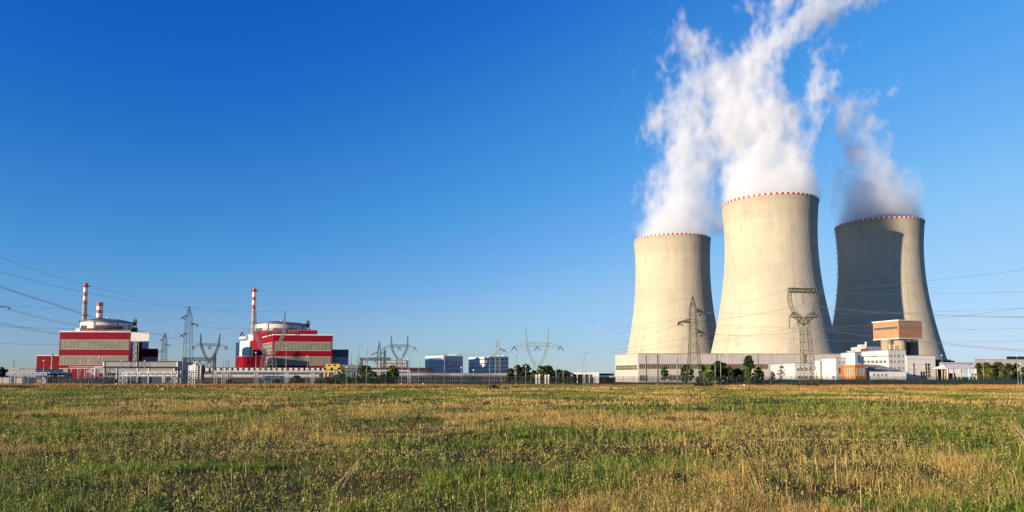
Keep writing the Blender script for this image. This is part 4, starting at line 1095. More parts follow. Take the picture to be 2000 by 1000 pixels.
# ring shaped pylon
t = mk('ring_pylon', 1574, 205, 'pylon with a ring shaped lattice head and three hanging insulators', 'pylon', 'lattice pylons')
Y = 205; k = mpp(Y); x = X(1573.5, Y)
mb = MB()
zb_, zw_ = Z(755, Y), Z(637, Y)
for s_ in (-1, 1):
    for d in (-1, 1):
        pass
lattice_body(mb, [(x+6.0*k, Y, zb_, 13.0*k), (x+4*k, Y, Z(700, Y), 9.2*k), (x+1.5*k, Y, zw_, 7.0*k)], .12, .055, .95)
mb.wbuild('mast', M['gsteel'], t)
for s_ in (-1, 1):
    mb = MB(); pts_ = [(6.2, 637, .9), (3.5, 628, .8), (8, 619, .75), (20, 608, .6), (25.5, 594, .6), (27, 580, .6), (25.5, 571, .55)]
    lattice_body(mb, [(x+s_*p*k, Y, Z(y_, Y), h_*.75) for p, y_, h_ in pts_], .075, .035, 1.7)
    mb.wbuild('ring_side', M['gsteel'], t)
    mb = MB()
    for dy in (-.5, .5):
        a_ = Vector((x+s_*4*k, Y+dy, Z(619.5, Y))); c_ = Vector((x+s_*29*k, Y, Z(620, Y))); d_ = Vector((x+s_*20*k, Y+dy, Z(610, Y)))
        mb.bar(a_, c_, .16); mb.bar(d_, c_, .14)
        for q in (.3, .5, .7): mb.bar(a_.lerp(c_, q), d_.lerp(c_, (q-.3)), .09)
        mb.bar(Vector((x+s_*2*k, Y+dy, Z(619.5, Y))), Vector((x+s_*14*k, Y+dy, Z(632, Y))), .12); mb.bar(Vector((x-s_*2*k, Y+dy, Z(636, Y))), Vector((x+s_*20*k, Y+dy, Z(619.5, Y))), .12)
    mb.wbuild('cross_arm', M['gsteel'], t)
    MB().tube((x+s_*29*k, Y, Z(620, Y)), (x+s_*29*k, Y, Z(622, Y)), .05).wbuild('hanger', M['steel'], t)
    insulator(t, (x+s_*29*k, Y, Z(621, Y)), (x+s_*28.4*k, Y, Z(643, Y)), .18)
mb = MB(); truss_beam(mb, (x-28*k, Y-.5, Z(570.5, Y)), (x+26*k, Y-.5, Z(572, Y)), 1.15, 12, .14, 1.0); mb.bar((x-28*k, Y-.5, Z(563, Y)), (x-28*k, Y+.5, Z(563, Y)), .12)
mb.wbuild('top_beam', M['gsteel'], t)
insulator(t, (x-.5*k, Y, Z(571, Y)), (x-.2*k, Y, Z(594, Y)), .17)

# substation gantries
def gantry(px0, px1, Y, y0, y1, posts, label):
    t = mk('substation_gantry', (px0+px1)/2, Y, label, 'gantry', 'substation gantries')
    mb = MB(); truss_beam(mb, (X(px0, Y), Y-.7, Z(y1, Y)), (X(px1, Y), Y-.7, Z(y1, Y)), Z(y0, Y)-Z(y1, Y), 14, .26, 1.4); mb.wbuild('beam', M['dsteel'], t)
    for p, yt in posts:
        mb = MB(); x = X(p, Y); lattice_body(mb, [(x, Y, gz(Y), .9), (x, Y, Z(yt, Y), .5)], .24, .12, 1.0); mb.wbuild('post', M['dsteel'], t)
    for q in (.2, .5, .8):
        x = X(px0+(px1-px0)*q, Y); insulator(t, (x, Y, Z(y1, Y)), (x-.9, Y, Z(y1, Y)-2.0), .3); insulator(t, (x, Y, Z(y1, Y)), (x+.9, Y, Z(y1, Y)-2.0), .3)
gantry(358, 420, 460, 698.5, 704.5, ((360, 698), (418, 690)), 'dark lattice gantry across the foot of the dark twin peaked pylon')
gantry(704, 762, 470, 699, 704, ((706, 699), (751, 684)), 'dark lattice gantry between the yellow crane and the small office block')
for i, (p, yt, Y, lab) in enumerate(((436, 703, 470, 'first of three thin dark rods left of the dark red annex'), (441, 700, 470, 'middle one of three thin dark rods left of the dark red annex'), (446, 699, 470, 'rod nearest to the dark red annex in the trio of thin dark rods'),
        (685.5, 688, 430, 'thin lightning rod just right of the blue grey side block'), (695.5, 699, 440, 'short lightning rod right of the equipment house on stilts'), (700, 676, 450, 'tall lightning rod at the left end of the substation gantry'), (702.5, 691, 452, 'thicker dark rod beside the left end of the substation gantry'), (799.5, 699, 450, 'thin rod standing right of the small far office block'))):
    t = mk('lightning_rod', p, Y, lab, 'lightning rod', 'lightning rods')
    mb = MB(); x = X(p, Y); zt_ = Z(yt, Y); mb.tube((x, Y, gz(Y)), (x, Y, gz(Y)+(zt_-gz(Y))*.6), .3, .22, 8); mb.tube((x, Y, gz(Y)+(zt_-gz(Y))*.6), (x, Y, zt_), .2, .05, 6); mb.wbuild('mast', M['dsteel'], t)

# ------------------------------------------------------------------ overhead wires
def wire(pts, label, r=.035, sag=0.0, n=24):
    """pts = [(px, py, Y), ...]: straight runs sagging by SAG pixels"""
    mb = MB(); out = []
    for (a, b) in zip(pts[:-1], pts[1:]):
        pa, pb = P(*a), P(*b)
        for i in range(n+1):
            q = i/n; p = pa.lerp(pb, q); p.z -= 4*sag*q*(1-q)*mpp((a[2]+b[2])/2)
            out.append(p)
    mb.path(out, r*.68, 4)
    o = mb.build('overhead_wire', M['wire'])
    tag(o, label, 'power line', 'overhead wires')
L_ = ((-60, 478, 250), )
wire([(-60, 480, 160), (170, 556, 250), (365, 600, 330), (553, 607, 372)], 'highest thin wire crossing the left sky, from the left edge to the portal pylon peak', .05, 4)
wire([(-60, 512, 170), (150, 568, 250), (390, 605, 520)], 'second highest wire at the left edge, passing beside the tall thin chimney', .05, 3)
wire([(-60, 535, 130), (90, 588, 170), (290, 650, 290), (470, 684, 372)], 'thick wire from the upper left sky running down past the short thick chimney', .055, 2)
wire([(-60, 538, 131), (90, 590, 171), (290, 653, 291)], 'twin of the thick wire that runs down past the short thick chimney', .055, 2)
wire([(12, 601, 300), (150, 634, 340), (265, 660, 420)], 'wire leaving the arm tip at the left edge, upper of its pair', .07, 2)
wire([(12, 603, 300), (150, 637, 340), (265, 664, 420)], 'wire leaving the arm tip at the left edge, lower of its pair', .07, 2)
wire([(-40, 622, 150), (112, 650, 230), (230, 676, 300)], 'wire meeting the roof corner of the far left red building, upper of two', .05, 1)
wire([(-40, 625, 151), (112, 653, 231), (230, 680, 301)], 'wire meeting the roof corner of the far left red building, lower of two', .05, 1)
wire([(-40, 636, 260), (160, 642, 300), (330, 652, 330)], 'nearly level wire left of the far left red roof', .055, 1)
wire([(-40, 669, 260), (115, 673, 300)], 'lowest level wire at the left edge above the red annex', .055, 1)
wire([(-40, 593, 420), (170, 605, 500), (365, 606, 520), (420, 608, 520)], 'faint far wire crossing behind the two striped chimneys', .06, 1)
wire([(353, 621, 330), (266, 630, 420), (120, 650, 560)], 'wire from the upper left arm of the grey pylon to the drum roof', .055, 2)
wire([(383, 636, 330), (470, 640, 372), (560, 640, 420)], 'wire from the right arm of the grey pylon to the crossbar of the portal pylon', .055, 3)
wire([(352, 656, 330), (310, 664, 600), (262, 640, 640)], 'wire from the lower left arm of the grey pylon to the thin far pylon', .06, 1)
wire([(375, 674, 520), (469, 646, 372)], 'wire from the dark twin peaked pylon up to the left arm of the portal pylon', .055, 5)
wire([(441, 674, 520), (524, 646, 372)], 'wire from the right arm of the dark twin peaked pylon to the portal pylon', .055, 5)
wire([(387, 652, 520), (319, 651, 600), (200, 652, 640)], 'wire between the peaks of the dark twin pylon and the thin far pylon', .06, 1)
wire([(331, 676, 600), (375, 673, 520)], 'short wire from the thin far pylon to the dark twin peaked pylon', .06, 1)
for i, (p0, p1) in enumerate((((1002, 678, 430), (812, 679, 560)), ((1050, 678, 430), (779, 680, 560)), ((1098, 678, 430), (752, 679, 560)))):
    wire([p0, p1], ['wire between the left arms of the two twin peaked pylons beside the offices', 'middle wire between the two twin peaked pylons beside the offices', 'wire between the right arm of the pale green pylon and the grey one'][i], .055, 14)
# right hand side: from the ring pylon outwards
for (a, b, sag, lab, r) in (
    ((1545.5, 564, 205), (1200, 652, 330), 6, 'wire from the top beam of the ring pylon falling left across the middle tower', .045),
    ((1545, 642, 205), (1190, 690, 300), 4, 'wire from the left insulator of the ring pylon falling left, upper run', .045),
    ((1573, 594, 205), (1327, 632, 186), 5, 'wire from the ring pylon middle insulator to the slim pylon left arm', .04),
    ((1602, 642, 205), (1377, 652, 186), 7, 'wire from the ring pylon right insulator to the slim pylon lowest arm', .04),
    ((1375, 612, 186), (1190, 642, 300), 3, 'wire from the top arm of the slim pylon running left across the left tower', .045),
    ((1327, 633, 186), (1190, 676, 300), 3, 'wire from the left arm of the slim pylon running down to the left', .045),
    ((1377, 654, 186), (1120, 692, 330), 3, 'lowest wire left of the slim pylon, close above the long hall roof', .045),
    ((1050, 640, 430), (1351, 580, 186), 8, 'faint earth wire from the pale green pylon to the top of the slim pylon', .035),
    ((1600, 567, 205), (2060, 519, 120), 4, 'highest wire right of the right tower, rising to the right edge', .03),
    ((1600, 571, 205), (2060, 567, 120), 5, 'level wire from the ring pylon top to the right edge', .03),
    ((1575, 595, 205), (2060, 619, 110), 7, 'wire from the middle insulator crossing the shadowed tower to the right edge, upper', .035),
    ((1575, 597, 206), (2060, 621, 111), 7, 'wire from the middle insulator crossing the shadowed tower to the right edge, lower twin', .035),
    ((1603, 643, 205), (2060, 688, 110), 4, 'low wire from the right insulator sinking to the right edge', .035),
    ((1603, 645, 206), (2060, 691, 111), 4, 'lower twin of the low wire sinking to the right edge', .035),
    ((1546, 644, 205), (2060, 594, 140), 6, 'wire crossing below the silo house head and rising to the right edge', .035),
    ((1376, 610, 186), (2060, 598, 150), 8, 'thin wire from the slim pylon across all towers to the right edge', .03),
    ((1377, 651, 186), (2060, 664, 150), 10, 'thin low wire from the slim pylon passing in front of the tan silos', .03),
    ((1327, 630, 186), (2060, 640, 150), 9, 'thin wire from the left arm of the slim pylon across the orange silo house', .03)):
    wire([a, b], lab, r, sag)
# ------------------------------------------------------------------ lamp posts
def lamp_proto(hh, globe=True):
    return hh
LAMPS = [  # px, y top, Y, arm, label
 (84.5, 706, 214, 0, 'lamp post with a white round head before the red annex at far left'),
 (156.5, 707, 224, 0, 'lamp post in front of the far left red building, left of the zig-zag stair'),
 (174, 705, 232, 0, 'thin lamp post directly beside the zig-zag stair'),
 (193, 698, 226, 0, 'tall lamp post at the left end of the grey panel hall'),
 (236, 706, 300, 0, 'lamp post with a white head against the left part of the grey panel hall'),
 (282, 706, 240, 0, 'lamp post in front of the middle of the white truss portal'),
 (356, 676, 320, 1, 'lamp post with a short arm close to the tall grey pylon'),
 (499, 690, 228, 0, 'pinkish lamp post in front of the dark red annex of the second unit'),
 (558, 681, 250, 0, 'tall pale lamp post in front of the red front of the second unit, left one'),
 (600, 697, 262, 0, 'lamp post in front of the red front of the second unit, right one'),
 (622, 722, 250, 0, 'short lamp post left of the yellow gantry crane'),
 (678, 719, 216, 0, 'lamp post right of the yellow gantry crane before the green bank'),
 (696, 713, 212, 0, 'thick pale post at the left edge of the broad green bush'),
 (716, 682, 214, 0, 'tall lamp post with a white head in front of the broad green bush'),
 (785, 699, 214, 0, 'lamp post on a small white box right of the yellow leafed tree'),
 (797, 704, 230, 0, 'thin lamp post between the yellow leafed tree and the bluish shaded office'),
 (818, 714, 214, 0, 'short thin post left of the bluish shaded office block'),
 (868, 684, 222, 0, 'tall lamp post in front of the corner of the bluish shaded office block'),
 (901, 719, 226, 0, 'short lamp post before the right end of the bluish shaded office block'),
 (925, 724, 226, 0, 'short lamp post in front of the shaded flank of the white office block'),
 (956, 698, 224, 0, 'thick lamp post left of the small lattice pylon'),
 (1008, 690, 226, 0, 'thin tall lamp post between the white office block and the pale green pylon'),
 (1027, 717, 226, 0, 'short pale lamp post just left of the pale green pylon foot'),
 (1086, 713, 230, 0, 'lamp post right of the pale green pylon among the dark trees'),
 (1100, 716, 226, 0, 'white posted lamp between the dark trees and the white gatehouse'),
 (1144, 690, 230, 1, 'tall lamp post with a short arm above the white gatehouse'),
 (1138, 700, 250, 1, 'lamp post with a short arm left of the tall one over the gatehouse'),
 (1284, 693, 240, 1, 'lamp post with a short arm against the left part of the long cream hall'),
 (1324, 697, 240, 0, 'lamp post between the two small trees before the long cream hall'),
 (1397, 697, 232, 1, 'left one of two pale lamp posts among the dense dark trees before the hall'),
 (1408, 695, 222, 1, 'right one of two pale lamp posts among the dense dark trees before the hall'),
 (1505, 696, 250, 1, 'lamp post with a short arm at the left corner of the white two storey wing'),
 (1841, 695, 280, 0, 'lamp post with a white head above the left gable of the open barn'),
 (1921, 707, 240, 1, 'pale lamp post right of the open barn in front of the dark trees'),
 (1988, 696, 232, 0, 'tall pale lamp post near the right edge in front of the beige hall'),
 (1994, 712, 234, 0, 'short tan post near the right edge beside the tall lamp post')]
for (p, yt, Y, arm, lab) in LAMPS:
    t = mk('lamp_post', p, Y, lab, 'lamp post', 'lamp posts of the plant')
    x = X(p, Y); zt = Z(yt, Y); z0 = gz(Y); mb = MB()
    mb.tube((x, Y, z0), (x, Y, z0+1.0), .15, .14, 8); mb.tube((x, Y, z0+1.0), (x, Y, zt), .11, .07, 8)
    mb.wbuild('post', M['steel'], t, True)
    if arm:
        mb = MB(); mb.path([(x, Y, zt), (x+.5, Y, zt+.35), (x+1.5, Y, zt+.5)], .05, 6); mb.wbuild('arm', M['steel'], t)
        mb = MB(); mb.box(x+1.2, x+2.0, Y-.15, Y+.15, zt+.42, zt+.58); mb.wbuild('lamp_head', M['lamp'], t)
    else:
        mb = MB(); mb.lathe([(.02, -.25), (.22, -.15), (.3, 0), (.24, .18), (.02, .28)], 10, (x, Y, zt+.2)); mb.wbuild('lamp_head', M['lamp'], t, True)

# ------------------------------------------------------------------ perimeter fence
def fence(pl, label, n_post, hh, sparse=1.0):
    a, b = pl; L = math.hypot(b[0]-a[0], b[1]-a[1])
    f = empty('perimeter_fence', ((a[0]+b[0])/2, (a[1]+b[1])/2, gz((a[1]+b[1])/2)), label, 'fence')
    def g(t): p = lerp2(a, b, t); return Vector((p[0], p[1], gz(p[1])))
    n = int(L/.16); mesh = MB(); V = []; Fc = []
    wv = .022
    ux, uy = (b[0]-a[0])/L, (b[1]-a[1])/L
    for i in range(n):
        p = g(i/n); o = len(V)
        V += [(p.x-ux*wv, p.y-uy*wv, p.z), (p.x+ux*wv, p.y+uy*wv, p.z), (p.x+ux*wv, p.y+uy*wv, p.z+hh), (p.x-ux*wv, p.y-uy*wv, p.z+hh),
              (p.x-ux*wv-uy*.02, p.y-uy*wv+ux*.02, p.z), (p.x+ux*wv-uy*.02, p.y+uy*wv+ux*.02, p.z), (p.x+ux*wv-uy*.02, p.y+uy*wv+ux*.02, p.z+hh), (p.x-ux*wv-uy*.02, p.y-uy*wv+ux*.02, p.z+hh)]
        Fc += [(o, o+1, o+2, o+3), (o+5, o+4, o+7, o+6), (o+1, o+5, o+6, o+2), (o+4, o, o+3, o+7)]
    mesh.add(V, Fc)
    seg = 40
    for k in range(9):
        z = hh*(k+.5)/9.0
        for i in range(seg):
            p, q = g(i/seg), g((i+1)/seg); mesh.bar(p+Vector((0, 0, z)), q+Vector((0, 0, z)), .045)
    mesh.wbuild('mesh_panel', M['fencewire'], f)
    tp = MB()
    for k in range(3):
        for i in range(seg): p, q = g(i/seg), g((i+1)/seg); tp.bar(p+Vector((0, -.25, hh+.12+.14*k)), q+Vector((0, -.25, hh+.12+.14*k)), .03)
    tp.wbuild('barbed_wire', M['fencepost'], f)
    post = MB(); post.box(-.05, .05, -.05, .05, -.2, hh+.1); post.bar((0, 0, hh+.1), (0, -.3, hh+.5), .08)
    proto = post.build('fence_post', M['fencepost'], f)
    r = root_loc(f)
    for i in range(n_post):
        p = g(i/(n_post-1.0)); o = proto if i == 0 else proto.copy()
        if i: col.objects.link(o); o.parent = f
        o.location = p - r
M['fencewire'] = mat('dark_green_fence_wire', (0.02, 0.034, 0.028), 0.6, 0.1, 0.5)
M['fencepost'] = mat('grey_fence_post', (0.07, 0.08, 0.075), 0.6, 0.15, 0.5)
fa = (X(-40, 190), 190); fb = (X(1180, 214), 214); fc_ = (X(2050, 240), 240)
fence((fa, fb), 'dark wire mesh perimeter fence with barbed top along the left and middle of the plant', 62, 2.5)
fence((fb, fc_), 'dark wire mesh perimeter fence below the long hall and offices on the right', 52, 2.5)
# little things along the fence
def small_box(px, Y, w_, h_, m, label, name='cabinet', cat='cabinet'):
    t = mk(name, px, Y, label, cat)
    x = X(px, Y); z = gz(Y); mb = MB(); mb.box(x-w_/2, x+w_/2, Y, Y+w_*.6, z, z+h_); mb.wbuild('body', M[m], t)
    MB().box(x-w_/2-.06, x+w_/2+.06, Y-.06, Y+w_*.6+.06, z+h_+.003, z+h_+.1).wbuild('lid', M[m], t)
    MB().box(x-w_/2-.1, x+w_/2+.1, Y-.1, Y+w_*.6+.1, z-.2, z+.08).wbuild('plinth', M['grey'], t)
small_box(154.5, 186, .8, .75, 'grey', 'squat concrete block at the foot of the lamp post before the green bank', 'concrete_block', 'block')
small_box(783.5, 200, .75, .8, 'white', 'small white cabinet at the foot of a lamp post right of the yellow tree')
small_box(826, 200, .35, .9, 'signal_white', 'thin white marker post left of the bluish shaded office block', 'marker_post', 'marker')
small_box(864, 210, .5, .5, 'signal_white', 'small white board on the fence below the bluish shaded office', 'notice_board', 'sign')
small_box(984, 216, 1.8, .75, 'cream', 'cream concrete box right of the small lattice pylon foot', 'concrete_block', 'block')
small_box(208.5, 186, .35, .7, 'white', 'white marker post in the dry grass left of the white truss portal', 'marker_post', 'marker')
small_box(227, 187, .4, .9, 'white', 'white marker post closest to the lattice tower of the truss portal', 'marker_post', 'marker')
small_box(1453, 184, .3, .7, 'white', 'white marker post in the rusty grass below the tall pyramid shaped tree', 'marker_post', 'marker')
small_box(318, 128, .55, .38, 'tan', 'weathered concrete stump lying out in the field at the left', 'concrete_stump', 'stump')
for i, (p, hb) in enumerate(((1048, 3.4), (1054, 3.6), (1066, 3.3), (1072, 3.5))):
    t = mk('electric_bushing', p, 300, ['leftmost pale ribbed bushing under the pale green pylon', 'second pale ribbed bushing under the pale green pylon', 'third pale ribbed bushing, right of the pale green pylon foot', 'rightmost pale ribbed bushing beside the pale green pylon foot'][i], 'bushing', 'bushings under the green pylon')
    mb = MB(); pr = [(.5, 0)]
    for k in range(9): pr += [(.42, .3+hb*k/9.0), (.55, .3+hb*(k+.5)/9.0)]
    pr += [(.3, hb+.4), (.02, hb+.45)]
    mb.lathe(pr, 12, (X(p, 300), 300, gz(300))); mb.wbuild('column', M['white'], t, True)
# cars in front of the wing
def car(px, Y, m, label):
    t = mk('parked_car', px, Y, label, 'car', 'parked cars')
    x, z = X(px, Y), gz(Y); s = 1.0
    pr = [(-2.1, .35), (-2.15, .75), (-1.6, .9), (-1.0, 1.42), (.7, 1.45), (1.35, .95), (2.05, .8), (2.15, .4)]
    mb = MB(); n = len(pr)
    vs_ = [(x+a, Y+d, z+b) for d in (-.85, .85) for a, b in pr]
    mb.add(vs_, [tuple(range(n-1, -1, -1)), tuple(range(n, 2*n))] + [(i, (i+1) % n, n+(i+1) % n, n+i) for i in range(n)])
    mb.wbuild('body', M[m], t)
    wn_ = MB(); wn_.add([(x-1.35, Y-.862, z+.98), (x+1.0, Y-.862, z+.98), (x+.6, Y-.862, z+1.36), (x-.95, Y-.862, z+1.34)], [(0, 1, 2, 3)]); wn_.wbuild('side_window', M['glass'], t)
    for dx in (-1.35, 1.35):
        for dy in (-.8, .8):
            mb = MB(); mb.tube((x+dx, Y+dy-.1, z+.32), (x+dx, Y+dy+.1, z+.32), .32, None, 14); mb.wbuild('wheel', M['dgrey'], t)
car(1540, 300, 'white', 'small white car parked in front of the bright flank of the two storey wing')
car(1486, 300, 'signal_white', 'white car parked right of the small round tree before the long hall')
car(1425, 290, 'grey', 'silver grey car parked in front of the dark bushes')

# ------------------------------------------------------------------ trees and shrubs
def leaf_mesh(name, centres, rads, n, size, cols, parent, seed, squash=1.0):
    g = np.random.default_rng(seed)
    c = np.array(centres); r = np.array(rads)
    pr = r**2/np.sum(r**2)
    idx = g.choice(len(c), n, p=pr)
    d = g.standard_normal((n, 3)); d /= np.linalg.norm(d, axis=1)[:, None]
    rad_ = r[idx]*(0.55+0.5*g.random(n)**0.6)
    pos = c[idx] + d*rad_[:, None]*np.array([1, 1, squash])
    u = g.standard_normal((n, 3)); u /= np.linalg.norm(u, axis=1)[:, None]
    v = np.cross(u, g.standard_normal((n, 3))); v /= np.linalg.norm(v, axis=1)[:, None]
    s_ = size*(0.6+0.8*g.random(n))[:, None]
    q = np.stack([pos-u*s_-v*s_*.5, pos+u*s_*.3-v*s_*.7, pos+u*s_+v*s_*.4, pos-u*s_*.2+v*s_*.8], 1).reshape(-1, 3)
    me = bpy.data.meshes.new(name)
    me.vertices.add(4*n); me.vertices.foreach_set('co', q.astype(np.float32).ravel())
    me.loops.add(4*n); me.loops.foreach_set('vertex_index', np.arange(4*n, dtype=np.int32))
    me.polygons.add(n); me.polygons.foreach_set('loop_start', np.arange(0, 4*n, 4, dtype=np.int32)); me.polygons.foreach_set('loop_total', np.full(n, 4, np.int32))
    me.update(); me.validate()
    ca = np.array(cols); k = g.integers(0, len(ca), len(c))
    base = ca[k][idx]*1.45*(0.7+0.6*g.random(n))[:, None]
    tint = np.ones((4*n, 4), np.float32); tint[:, :3] = np.repeat(base, 4, 0)
    at = me.color_attributes.new('tint', 'FLOAT_COLOR', 'POINT'); at.data.foreach_set('color', tint.ravel())
    me.materials.append(M['leaf'])
    o = bpy.data.objects.new(name, me); col.objects.link(o); o.parent = parent
    return o
GREEN = [(.045, .075, .015), (.065, .10, .02), (.085, .12, .024), (.035, .055, .014)]
DARK = [(.022, .038, .012), (.032, .05, .014), (.042, .062, .016)]
YEL = [(.12, .11, .02), (.16, .13, .025), (.08, .09, .02)]
LIME = [(.12, .17, .025), (.10, .14, .022)]
RUST = [(.10, .06, .02), (.07, .05, .02), (.05, .06, .02)]
LILAC = [(.30, .29, .33), (.24, .23, .28), (.36, .34, .36)]
tree_seed = [100]
def tree(px, Y, ybase, ytop, wpx, kind, cols, label, name='broadleaf_tree', leaf=.32, n=None, cat='tree', group='trees of the plant'):
    tree_seed[0] += 1; g = random.Random(tree_seed[0])
    t = mk(name, px, Y, label, cat, group)
    k = mpp(Y); z0 = gz(Y) - t.location.z; H = Z(ytop, Y) - gz(Y); W = wpx*k/2*1.14
    hb = H*{'round': .18, 'cone': .08, 'column': .1, 'open': .28, 'bush': .0, 'bare': .12}[kind]
    C_, R_ = [], []
    nb = {'round': 46, 'cone': 60, 'column': 40, 'open': 34, 'bush': 40, 'bare': 26}[kind]
    for i in range(nb):
        f = g.random()
        if kind == 'cone': prof = ((1-f)**.75*1.15+.12)*(1 if f > .12 else .7)
        elif kind == 'column': prof = .9*sin(pi*(.12+.83*f))**.7
        elif kind == 'bare': prof = .35+.55*f if f < .6 else .75*(1-f)+.3
        elif kind == 'bush': prof = sqrt(max(0, 1-f*f))
        else: prof = sin(pi*(.18+.76*f))**.75
        a = g.uniform(0, 2*pi); rr = W*prof*sqrt(g.random())*.92
        C_.append((rr*cos(a), rr*sin(a), hb+(H-hb)*f*.97)); R_.append(W*g.uniform(.13, .30)*(.75 if kind in ('cone', 'open', 'bare') else 1))
    dens = {'round': 2600, 'cone': 3400, 'column': 1800, 'open': 1100, 'bush': 1800, 'bare': 900}[kind]
    leaf_mesh('crown', C_, R_, n or dens, leaf, cols, t, tree_seed[0], .8)
    tr = MB(); r0 = max(.09, H*.018)
    top = H*.85 if kind in ('cone', 'column') else H*.55
    tr.tube((0, 0, -.2), (0, 0, top*.5), r0, r0*.7, 8); tr.tube((0, 0, top*.5), (.1*W, 0, top), r0*.7, r0*.25, 8)
    for i in range(7 if kind != 'bush' else 3):
        q = C_[g.randrange(len(C_))]; zz = min(q[2]*.6, top); tr.tube((0, 0, max(.1, zz)), q, r0*.4, r0*.12, 5)
    tr.build('trunk', M['bark'], t, True)
    return t
tree(1298, 268, 741, 714, 19, 'open', GREEN, 'thin airy young tree in front of the long hall, left of the slim pylon', leaf=.26)
tree(1342, 262, 741, 714, 24, 'round', DARK, 'dark rounded tree seen through the left side of the slim pylon')
tree(1371, 255, 742, 712, 20, 'cone', DARK, 'dark spiky conifer seen behind the right leg of the slim pylon', 'conifer_tree')
tree(1386, 252, 741, 713, 24, 'round', LIME+GREEN, 'light green tree in the dense group right of the slim pylon')
tree(1405, 258, 740, 708, 32, 'round', DARK, 'tallest dark tree of the dense group right of the slim pylon')
tree(1424, 256, 741, 717, 22, 'round', RUST+DARK, 'reddish brown tree at the right side of the dense dark group')
tree(1440, 262, 740, 720, 26, 'bush', DARK, 'broad dark bush between the reddish tree and the tall pyramid shaped tree', 'shrub', cat='shrub')
tree(1463, 256, 740, 696, 34, 'cone', GREEN+DARK, 'tall pyramid shaped green tree before the long cream hall', n=4200)
tree(1461, 248, 741, 718, 14, 'column', LIME+GREEN, 'narrow bright green young tree at the foot of the tall pyramid shaped tree')
tree(1483, 258, 741, 719, 20, 'cone', GREEN+RUST, 'small cone shaped tree right of the tall pyramid shaped tree', 'conifer_tree')
tree(1450, 259, 741, 729, 22, 'bush', DARK, 'low dark bush tucked left under the tall pyramid shaped tree', 'shrub', cat='shrub')
tree(1526, 300, 741, 712, 22, 'bare', LILAC, 'pale lilac grey upright tree against the bright flank of the white wing', leaf=.2)
tree(1509, 300, 741, 724, 12, 'cone', LILAC+DARK, 'small bluish conifer left of the pale lilac tree', 'conifer_tree', leaf=.22)
tree(712, 235, 745, 717, 52, 'bush', DARK+GREEN+LIME, 'broad dark and light green bush right of the yellow crane', 'shrub', n=3600, cat='shrub')
tree(668, 225, 748, 734, 46, 'bush', GREEN, 'low green bush between the legs of the yellow crane', 'shrub', cat='shrub')
tree(634, 222, 748, 738, 34, 'bush', DARK, 'low dark bush left of the yellow crane', 'shrub', cat='shrub')
tree(767, 238, 745, 714, 26, 'round', YEL+GREEN, 'yellow leafed autumn tree below the grey twin peaked pylon')
tree(748, 232, 747, 733, 40, 'bush', DARK+RUST, 'dark low bush left of the yellow leafed tree', 'shrub', cat='shrub')
tree(578, 230, 748, 736, 30, 'bush', DARK, 'dark low bush in front of the second red building', 'shrub', cat='shrub')
tree(450, 205, 752, 743, 16, 'bush', GREEN, 'small green bush by the fence below the three thin rods', 'shrub', cat='shrub')
tree(541, 225, 749, 741, 14, 'bush', DARK, 'small dark bush right of the small white switch house', 'shrub', cat='shrub')
for i, (p, yt, w_, kd, cl, lab) in enumerate((
    (997, 721, 16, 'round', DARK, 'small dark tree right of the white office block'),
    (1011, 714, 17, 'round', DARK+RUST, 'dark reddish tree left of the pale green pylon beside a lamp post'),
    (1028, 713, 22, 'round', DARK, 'dark rounded tree left of the pale green pylon legs'),
    (1044, 724, 20, 'bush', GREEN+YEL, 'yellow green bush inside the foot of the pale green pylon'),
    (1056, 716, 18, 'round', YEL+GREEN, 'yellowish tree directly behind the pale green pylon'),
    (1068, 714, 17, 'round', RUST, 'rust brown tree at the right leg of the pale green pylon'),
    (1077, 716, 12, 'cone', DARK, 'narrow dark tree right of the rust brown tree'),
    (1092, 723, 24, 'round', DARK, 'dark tree behind the lamp post right of the pale green pylon'),
    (1106, 725, 20, 'round', DARK+RUST, 'dark tree nearest to the white gatehouse'))):
    tree(p, 330, 745, yt, w_, kd, cl, lab, leaf=.42)
for i, (p, yt, w_, kd, cl, lab) in enumerate((
    (1915, 710, 22, 'round', DARK+YEL, 'dark tree at the right end of the open barn'),
    (1926, 708, 26, 'round', DARK, 'dark rounded tree directly behind the pale lamp post right of the barn'),
    (1951, 708, 24, 'round', DARK, 'largest dark rounded tree before the beige far hall'),
    (1970, 711, 22, 'round', DARK, 'dark tree right of the largest one before the beige far hall'),
    (1986, 709, 16, 'cone', DARK+RUST, 'dark pointed tree behind the two posts at the right edge'),
    (1930, 720, 20, 'bush', YEL, 'yellow bush in front of the dark trees, nearer the barn'),
    (1957, 720, 18, 'bush', YEL+GREEN, 'yellow bush in front of the largest dark tree'),
    (2004, 716, 18, 'round', DARK, 'dark tree cut by the right edge'),
    (1942, 727, 40, 'bush', DARK, 'low dark hedge like bush under the yellow bushes'))):
    tree(p, 284 if YEL[0] in cl[:1] else 300, 733, yt, w_, kd, cl, lab, 'shrub' if kd == 'bush' else 'broadleaf_tree', leaf=.36, cat='shrub' if kd == 'bush' else 'tree')
for i, (p, yt, w_) in enumerate(((4, 717, 15), (12, 722, 9))):
    tree(p, 300, 742, yt, w_, 'column', [(.012, .03, .028), (.016, .036, .03)], ['dark bluish rounded evergreen cut by the left edge', 'small dark bluish evergreen next to the one at the left edge'][i], leaf=.3)
tree(1373, 186, 757, 751, 40, 'bush', [(.05, .035, .018), (.07, .05, .02), (.035, .03, .015)], 'dark brown brambles around the foot of the slim pylon', 'shrub', n=900, leaf=.2, cat='shrub')
tree(1580, 203, 756, 750, 40, 'bush', [(.05, .03, .015), (.075, .045, .02)], 'dark brown brambles around the foot of the ring pylon', 'shrub', n=900, leaf=.2, cat='shrub')
